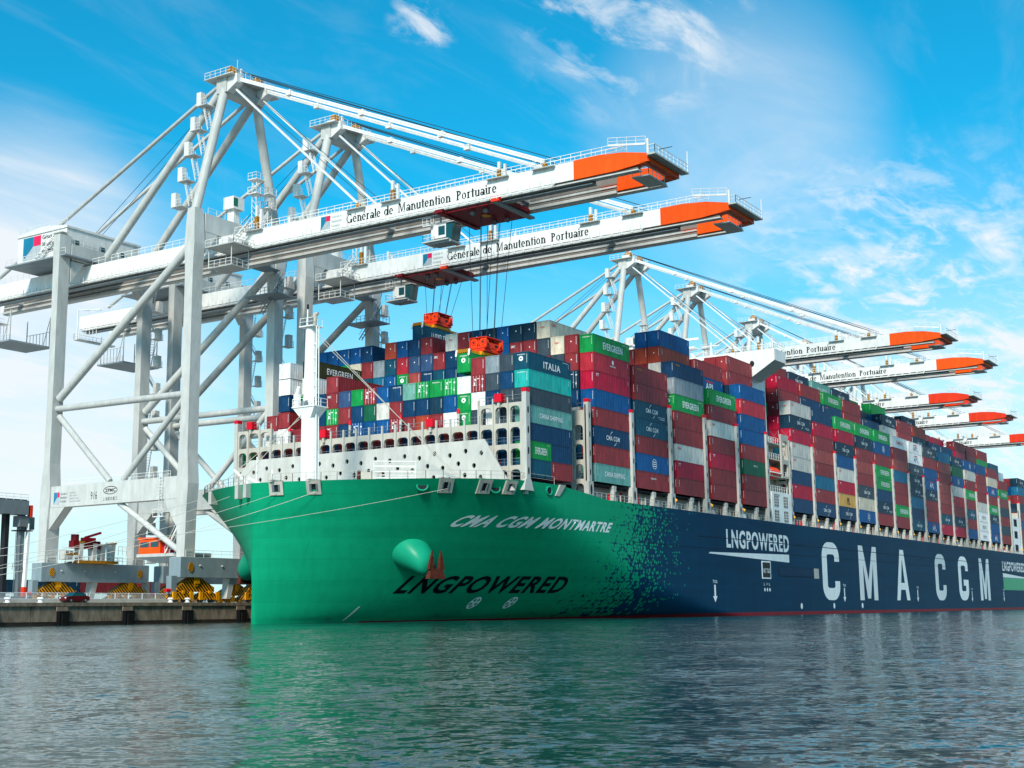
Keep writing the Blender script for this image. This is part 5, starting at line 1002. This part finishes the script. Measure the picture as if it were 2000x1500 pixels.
def container(cid, x, y, z, L, H, col, let='', front='', label='', group=''):
    if cid in HIDDEN: BLK.append((x, y, z, L, H, col)); return
    o = obj('shipping_container', SH[(L, H)], None, (x, y, z)); o.material_slots[0].link = 'OBJECT'; o.material_slots[0].material = CM[col]
    assert 4 <= len(label.split()) <= 16, label
    tag(o, label, 'container', group); CID[o.name] = cid
    if let: obj('lettering', lettering(let, L, H), o)
    if front == 'd': d = obj('end_door', DOOR[H], o); d.material_slots[0].link = 'OBJECT'; d.material_slots[0].material = CM[col]
    elif front: obj('end_mark', frontmark(front, H), o)
def lab(col, let, rest): return (CNAME[col] + ' container' + (' with ' + LNAME[let] if let else '') + ', ' + rest)
# outer starboard stacks, lowest first: colour, side lettering, end mark
SIDE = {2: 'cH m nC mv b Rx ru gEt', 3: 'mq bB mv tC tD mv mZ', 4: 'mv Rx WA m mv gEo L yZ', 5: 'mv m Rx mv WA mv gE', 6: 'm mv Gq mv b b rx b',
        7: 'y Rx y WA WA RxX NDx WAa', 8: 'yC mx am mv sv mv Rx n', 9: 'yC Yy Rx WA b NC Rx gE', 10: 'bB B SC m s mv NC gE', 11: 'm ND n gE gE m bB gE', 12: 'm gE m m a s m wK', 13: 'tC y a ND ND SC wp wp',
        14: 'bP m m ND bP b m SD', 15: 'Rx tC m s sx m s a', 16: 'Rx ND m rx WA bB G ND', 17: 'b m tC m gE mx WA bB', 18: 'ww ww ww W m m mx b', 19: 'bP b ND gE m bP B m', 20: 'm ND m ND m gE m', 21: 'm m bB m Nx m a ND', 22: 'm b m y m s n', 23: 'y m b m R m m'}
PY = 2.56
for bay, spec in SIDE.items():
    X = BAYX[bay - 1]; z = 21.06
    for t, tok in enumerate(spec.split()):
        col = tok[0]; let = tok[1] if len(tok) > 1 and tok[1] in LNAME else ''; fr = tok[2] if len(tok) > 2 else (tok[1] if len(tok) > 1 and tok[1] in 'toX.' else '')
        if len(tok) > 1 and tok[1] == 'm': let = ''
        n = len(spec.split()); pos = 'top' if t == n - 1 else ORD[t + 1]
        container(f's{bay}_{t}', X, 0, z, CL, HT, col, let, fr, lab(col, let, f'{pos} tier, {ORN[bay]} starboard stack from bow'), 'containers stacked along the starboard side'); z += 2.937
# inner rows that rise above the outer stacks: bay, row, tier (0 = lowest), colour, side mark, end mark
INNER = [(2, 1, 5, 'N', '', 'd'), (2, 1, 4, 'n', '', ''), (2, 1, 6, 'm', '', '.'), (2, 1, 7, 'm', '', '.'),
  (2, 2, 6, 'S', '', ''), (2, 2, 7, 'B', '', 'a'), (2, 3, 6, 'm', '', ''), (2, 3, 7, 'S', '', ''), (2, 3, 8, 'B', 'A', 'a'), (2, 4, 7, 'm', '', '.'), (2, 4, 8, 'N', '', '.'), (2, 5, 7, 'm', '', 'e'), (2, 5, 8, 'N', '', '.'), (2, 6, 7, 'b', '', ''), (2, 6, 8, 'b', '', '.'), (2, 7, 7, 'n', '', ''), (2, 7, 8, 'N', '', '.'), (2, 8, 7, 'b', '', ''), (2, 8, 8, 'n', '', '.'), (2, 9, 7, 'm', '', ''), (2, 9, 8, 'm', '', '.'),
  (2, 10, 6, 'n', '', ''), (2, 10, 7, 'n', '', '.'), (2, 10, 8, 'W', '', 'a'), (2, 11, 6, 't', '', ''), (2, 11, 7, 'm', '', 'e'), (2, 12, 6, 'n', '', 'n'), (2, 12, 7, 'k', '', '.'), (2, 12, 8, 'm', '', '.'), (2, 13, 6, 's', '', ''), (2, 13, 7, 'k', '', '.'), (2, 13, 8, 'n', '', ''), (2, 14, 6, 'g', '', 'o'), (2, 14, 7, 'r', '', '.'), (2, 14, 8, 'b', '', '.'), (2, 15, 6, 'b', '', '.'), (2, 15, 7, 't', '', '.'), (2, 15, 8, 'o', '', '.'),
  (2, 16, 6, 'a', '', ''), (2, 16, 7, 'L', '', ''), (2, 17, 6, 't', '', ''), (2, 17, 7, 'm', '', ''), (2, 17, 8, 'n', '', '.'), (2, 18, 6, 't', '', ''), (2, 18, 7, 'B', '', 'a'), (2, 18, 8, 'b', '', '.'), (2, 19, 6, 'n', '', ''), (2, 19, 7, 'g', '', 'o'), (2, 19, 8, 'b', '', '.'), (2, 20, 7, 'n', '', ''), (2, 20, 8, 'b', '', '.'), (2, 21, 8, 'b', '', ''),
  (4, 1, 8, 'o', 'v', '.'), (4, 1, 9, 'b', '', ''), (4, 2, 8, 'o', '', ''), (4, 2, 9, 'b', '', ''), (4, 3, 8, 'm', '', ''), (4, 4, 8, 'n', '', ''), (4, 5, 8, 'm', '', ''),
  (3, 1, 6, 'm', '', ''), (3, 2, 6, 'N', '', ''), (5, 1, 7, 'b', 'P', ''), (5, 1, 8, 'm', 'v', ''), (5, 2, 8, 'm', '', ''), (5, 3, 8, 'n', '', ''), (6, 1, 8, 'm', 'v', '.'), (6, 1, 9, 'm', 'v', '.'), (6, 1, 7, 'N', '', 'd'), (6, 2, 9, 'm', '', ''), (6, 3, 8, 'n', '', ''),
  (7, 1, 5, 'R', '', 'X'), (7, 1, 6, 'R', '', '.'), (7, 1, 7, 'd', '', '.'), (7, 1, 8, 'm', '', '.'), (7, 1, 9, 'R', 'x', '.'), (7, 2, 9, 'm', '', ''), (7, 2, 10, 'm', '', '.'), (7, 2, 8, 'd', '', ''), (7, 3, 9, 'g', '', ''), (7, 3, 8, 'W', '', ''),
  (8, 1, 8, 'n', 'Z', ''), (8, 1, 9, 'm', '', ''), (8, 2, 10, 'N', 'C', ''), (9, 1, 8, 'n', 'Z', ''), (9, 1, 9, 'g', 'E', 't'), (9, 2, 10, 'c', 'H', ''), (10, 1, 8, 'm', '', ''), (10, 1, 9, 'm', '', ''), (10, 2, 10, 'N', 'C', ''),
  (11, 1, 8, 'n', 'Z', ''), (11, 2, 8, 'W', 'A', ''), (11, 2, 9, 'N', 'D', '.'), (11, 3, 10, 'g', '', 't'), (12, 1, 8, 'W', 'A', ''), (12, 1, 9, 'N', 'D', '.'), (12, 2, 10, 'g', '', ''), (13, 1, 8, 'm', '', ''), (13, 1, 9, 'm', 'x', ''), (14, 1, 8, 'N', 'C', '.'), (14, 1, 9, 'o', '', '.'), (14, 2, 10, 'N', 'C', '.'), (15, 1, 8, 'n', 'C', '.'), (15, 2, 9, 'm', '', ''),
  (16, 1, 8, 'n', '', ''), (17, 1, 8, 'R', 'x', '.'), (17, 1, 9, 'd', '', '.'), (16, 2, 9, 'R', '', '.'), (18, 1, 8, 'd', '', ''), (18, 1, 9, 'd', '', ''), (19, 1, 8, 'g', 'E', ''), (19, 1, 9, 'm', '', '.'), (20, 1, 8, 't', 'E', '.'), (20, 1, 7, 'm', 'x', '.')]
BZ = {2: 21.25}
def iz(bay, t):
    return 21.06 + 2.937 * t + (.15 if bay == 2 else 0)
have = set()
for bay, row, t, col, let, fr in INNER:
    have.add((bay, row, t)); y = row * (2.585 if bay == 2 else PY) ; X = BAYX[bay - 1] - (0.35 if bay == 2 else 0)
    nb = 'behind bow wall' if bay == 2 else f'bay {ORN[bay]} from bow'
    container(f'i{bay}_{row}_{t}', X, y, iz(bay, t), CL, HT, col, let, fr, lab(col, let, f'{ORN[t + 1]} tier, {ORN[row + 1]} inboard row, {nb}'), 'containers rising inboard of the side stacks')
# bow-facing wall (first bay), rows from starboard; tiers lowest first from tier 2 up
FW = {0: None, 1: 'n n S S n S', 2: 'n n w n S L', 3: 'm n S w md m', 4: 'g m go go w', 5: 'n m w b gd', 6: 'm n m N gt', 7: 'n m o n gd', 8: 'm n m n z', 9: 'n m md m nn', 10: 'n m b W b', 11: 'n m b G md', 12: 'm n bd n g', 13: 'n m n m k', 14: 'n b me gd me m', 15: 'n m m n n', 16: 'm n n n gE wv eE', 17: 'n m m', 18: 'n m w m n w w', 19: 'm n w m'}
Z1 = 20.35
for row, spec in FW.items():
    if not spec: continue
    z = Z1
    container(f'f{row}_0', .04 + 0, row * PP, z, CL, HS, 'n' if row % 2 else 'm', '', '', f'lowest container, {ORN[row + 1]} column from right, bow-facing wall', 'containers of the bow facing wall')
    for t, tok in enumerate(spec.split()):
        zz = Z1 + 2.607 * (t + 1); H = HS
        if row == 18: zz = Z1 + 2.607 * 1 + (t) * 2.72; H = HS
        if row == 16 and t >= 4: zz = 20.35 + 2.607 * 5 + (t - 4) * 2.75 + .2
        col = tok[0]; fr = tok[1] if len(tok) > 1 else ''; let = ''
        if fr in ('E', 'v'): let = fr if fr == 'E' else ''; fr = ''
        container(f'f{row}_{t + 1}', .04, row * PP, zz, CL, H, col, let, fr, f'{CNAME[col]} container end, {ORN[t + 2]} tier, {ORN[row + 1]} column from right, bow-facing wall', 'containers of the bow facing wall')
# outermost stack of the first bay: two twenty-footers low down, then forty-footers
L20 = 6.03
for i, (c, x) in enumerate((('t', 0), ('m', 6.16))): container(f'a0_{i}', x, 0, Z1, L20, HS, c, 'v' if i else '', '', f'{CNAME[c]} twenty-foot container at the bottom of the foremost starboard stack', 'short containers low in the foremost stack')
for i, (c, x) in enumerate((('g', 0), ('n', 6.16))): container(f'a1_{i}', x, 0, Z1 + 2.607, L20, HS, c, 'E' if not i else '', '', f'{CNAME[c]} twenty-foot container on second tier of the foremost starboard stack', 'short containers low in the foremost stack')
for t, (c, l_, f_) in enumerate((('n', '', ''), ('c', 'H', ''), ('S', '', ''), ('T', '', 't'), ('t', 'I', 'o'))): container(f'a{t + 2}', 0, 0, Z1 + 2.607 * (t + 2), CL, HS, c, l_, f_, lab(c, l_, f'{ORN[t + 3]} tier of the foremost starboard stack'), 'containers of the foremost starboard stack')
# everything deeper inside the stacks
pal = 'mmmmnnnbbsdNtgWRyaS'
r9 = random.Random(11)
for bay in range(2, 24):
    X = BAYX[bay - 1]
    top = max([t for b_, r_, t in have if b_ == bay] + [len(SIDE[bay].split()) - 1])
    for row in range(1, 22):
        mt = [t for b_, r_, t in have if b_ == bay and r_ == row]
        lim = max(mt) if mt else (min(top, len(SIDE[bay].split()) - 1) if not (bay == 2) else 6)
        for t in range(lim + 1):
            if (bay, row, t) in have: continue
            if mt and t > max(mt): continue
            BLK.append((X - (.35 if bay == 2 else 0), row * (2.585 if bay == 2 else PY), iz(bay, t), CL, HT, r9.choice(pal)))
for row in range(20, 22):
    for t in range(3): BLK.append((.04, row * PP, Z1 + 2.607 * t, CL, HS, r9.choice(pal)))
bk = MB()
for (x, y, z, L, H, c) in BLK:
    bk.box(x, x + L, y, y + CW, z, z + H, CM[c])
tag(bk.build('shipping_containers'), 'densely packed remaining containers deep inside the stacks on deck', 'containers', kind='stuff')
for n in ('slot_paint',):
    bpy.data.materials[n].use_nodes = True

# ------------------------------------------------------------------ spreaders on their ropes, with the containers they carry
def spreader(x0, yc, ztop, xc, label, rope_y, rope_x=0):
    """x0 = bow end of the carried box, ztop = its roof, xc = middle"""
    s = empty('container_spreader', (xc, yc, ztop)); tag(s, label, 'spreader')
    a = MB(); a.box(-2.6, 2.6, -.95, .95, .25, .75, 'yellow'); a.box(-6.1, 6.1, -.55, -.1, .1, .62, 'yellow'); a.box(-6.1, 6.1, .1, .55, .1, .62, 'yellow'); a.build('main_frame', s)
    for sg in (-1, 1):
        e = MB(); e.box(sg * 5.95 - .25, sg * 5.95 + .25, -1.22, 1.22, .05, .6, 'hazard_fine')
        for y in (-1.1, 1.1): e.box(sg * 6.0 - .15, sg * 6.0 + .15, y - .1, y + .1, -.15, .1, 'steel')
        eb = e.build('end_beam', s)
        f_ = MB()
        for y in (-1.15, 1.15): f_.beam((sg * 6.3, y, .5), (sg * 6.5, y, -.5), .3, .12, 'white')
        f_.build('flipper', eb)
    h = MB(); h.box(-2.4, 2.4, -1.25, 1.25, .85, 1.5, 'orange_red'); h.box(-2.5, -1.0, -1.5, 1.5, 1.3, 1.62, 'orange_red'); h.box(1.0, 2.5, -1.5, 1.5, 1.3, 1.62, 'orange_red'); h.box(-2.1, 2.1, -1.3, -1.15, 1.5, 2.3, 'orange_red'); h.box(-1.8, -1.2, -1.32, -1.29, 1.7, 2.1, 'dark'); h.box(.4, 1.2, -1.32, -1.29, 1.7, 2.1, 'dark'); h.box(-1.0, 1.0, -.7, .7, 1.5, 1.9, 'redbrown'); h.box(-2.0, -1.6, -1.7, 1.7, 1.3, 1.75, 'redbrown'); h.box(1.6, 2.0, -1.7, 1.7, 1.3, 1.75, 'redbrown'); h.box(-2.15, -1.75, -.06, .06, 1.5, 3.0, 'orange_red'); h.box(1.75, 2.15, -.06, .06, 1.5, 3.0, 'orange_red')
    for y in (-.8, .8): h.beam((-1, y, 2.4), (1, y, 2.4), .12, .12, 'orange_red'); h.beam((-1, y, 1.9), (1, y, 1.9), .1, .1, 'orange_red')
    for x in (-.5, 0, .5): h.box(x - .05, x + .05, -.85, -.75, 1.5, 2.4, 'orange_red')
    h.box(-2.3, 2.3, -1.5, 1.5, 2.98, 3.08, 'orange_red');
    for x in (-2.25, 2.25):
        for y in (-1.5, 1.5): h.box(x - .08, x + .08, y - .08, y + .08, 1.5, 3.0, 'orange_red')
    hb_ = h.build('headblock', s)
    for x in (-1.9, 1.9):
        for y in (-.84, .84):
            w = MB(); w.tube((x - .26, y, 2.25), (x + .26, y, 2.25), .70, 'orange', 22); w.tube((x - .34, y, 2.3), (x - .26, y, 2.3), .5, 'orange_red', 16); w.tube((x - .38, y, 2.3), (x - .34, y, 2.3), .16, 'dark', 10); w.build('sheave', hb_)
    r_ = MB()
    for x in (-1.9, 1.9):
        for y in (-1.2, -.05, .05, 1.2): r_.tube((x + .1, y, 2.4), (x * 1.35 + rope_x, y * 1.9 + (rope_y - yc), 61.0 - ztop), .045, 'wire', 5)
    r_.build('hoist_rope', s); return s
spreader(.05, 11.42, 39.55, 6.15, 'orange and yellow spreader lowering a green container on the bow stack', 9.4, -1.6)
container('hA', .05, 10.2, 39.55 - HT, CL, HT, 'g', '', 'o', 'green container hanging from the orange spreader above the bow stack', 'containers hoisted by spreaders')
spreader(25.5, 38.8, 51.6, 31.6, 'orange and yellow spreader carrying a teal container, left of the other', 37.6)
LETT[('h', CL, HT)] = put_text(MB(), 'LLOYD TRIESTINO', (2.4, -.012, HT * .34), (1, 0, 0), (0, 0, 1), 8.4, HT * .32, 'white', .02).mesh('lettering')
container('hB', 25.5, 37.6, 51.6 - HT, CL, HT, 't', 'h' if False else '', '', 'teal blue container with white lettering hoisted behind the tall stacks', 'containers hoisted by spreaders')
for o_ in [o for o in C.objects if CID.get(o.name) == 'hB']: obj('lettering', LETT[('h', CL, HT)], o_)

# ------------------------------------------------------------------ mooring ropes, straddle carrier and yard stacks
def rope(p, q, sag, label):
    p, q = Vector(p), Vector(q); mb = MB(); pts = [p.lerp(q, i / 16) - Vector((0, 0, sag * 4 * (i / 16) * (1 - i / 16))) for i in range(17)]
    mb.path(pts, .03, 'rope', 6); tag(mb.build('mooring_rope'), label, 'rope', 'mooring ropes from the bow to the quay')
rope((CH[0][0], CH[0][1], CH[0][2] - .6), (-66, 60.4, 3.9), 1.4, 'pale mooring rope from the second bow chock, upper of the left pair')
rope((CH[1][0], CH[1][1], CH[1][2] - .6), (-66.2, 60.4, 3.9), 2.0, 'pale mooring rope from the chock under the white mast')
rope((CH[2][0], CH[2][1], CH[2][2] - .4), (-118, 60.6, 4), 3.0, 'long mooring rope crossing the green bow from the right-hand chock')
rope((-26.2, 33, 17.5), (-66, 60.5, 3.9), 1.4, 'mooring rope leaving the bow tip, crossing the crane leg')
rope((-25, 40, 17.5), (-90, 61, 4.2), 2.2, 'mooring rope rising from lower left to the bow, thick double line')
st = empty('straddle_carrier', (-3.4, 110, QZ)); tag(st, 'dark straddle carrier with red and white leg at the left edge', 'carrier')
b = MB(); b.box(-10, 2.2, -1.5, 1.5, 16.6, 19.2, 'steel'); b.box(-9, 2, -1.2, 1.2, 19.2, 19.4, 'dark'); b.rail([(-9, -1.4, 19.2), (2, -1.4, 19.2)], 'crane_white', 1.1, 1.5, .04); b.build('top_beam', st)
for x, m_ in ((-1.6, 'dark'), (1.8, 'steel')):
    b = MB(); lf(b, x, 0, 1.6, 16.6, .8, 1.1, .9, 1.2, m_); b.build('leg', st)
b = MB(); b.beam((2.9, -1.0, 18.4), (2.9, -1.0, 15.0), .9, .5, 'orange_red'); b.beam((2.7, -1.0, 15.0), (2.3, -1.0, 3.4), .7, .5, 'white'); b.beam((2.3, -1, 3.4), (2.3, -1, 1.6), .8, .6, 'orange_red'); b.build('spreader_leg', st)
b = MB(); b.box(.6, 3.0, -1.2, .8, 14.4, 16.4, 'steel'); b.box(2.6, 3.6, -1.5, .8, 13.9, 16.2, 'glass'); b.box(.4, 3.4, -1.4, .9, 13.6, 13.8, 'dark'); b.build('cab', st)
b = MB(); b.box(-10, 4.2, -1.2, 1.2, .7, 1.7, 'steel'); b.build('base_beam', st)
b = MB()
for z in np.arange(3, 13, .6): b.beam((.1, -.9, z), (.7, -.9, z), .06, .06, 'steel')
b.beam((.1, -.9, 2.4), (.1, -.9, 13.4), .08, .08, 'steel'); b.beam((.7, -.9, 2.4), (.7, -.9, 13.4), .08, .08, 'steel'); b.rail([(-.4, -1, 6.5), (1.4, -1, 6.5)], 'steel', 1.1, .6, .04); b.build('ladder', st)
for x in (-7, -4.6, 0, 2.6): MB().tube((x, -.9, .65), (x, -.3, .65), .65, 'tyre', 18).tube((x, .3, .65), (x, .9, .65), .65, 'tyre', 18).build('wheel', st)
rY = random.Random(21); k = 0
YARD = [(-26, 'g'), (-13.4, 'g'), (-.8, 'N'), (11.8, 'N'), (24.4, 'd'), (37, 'm'), (49.6, 'd'), (62.2, 'N'), (74.8, 'g'), (87.4, 'N'), (100, 'm')]
for i, (x, c) in enumerate(YARD):
    for t in range(2):
        cc = c if t else rY.choice('dgNm'); k += 1
        container(f'y{i}_{t}', x, 124, QZ + .01 + t * 2.6, CL, HS, cc, '', '', f'{CNAME[cc]} yard container, {ORN[i + 1]} from left, {"upper" if t else "ground"} tier behind the crane wheels', 'containers stacked on the quay yard')
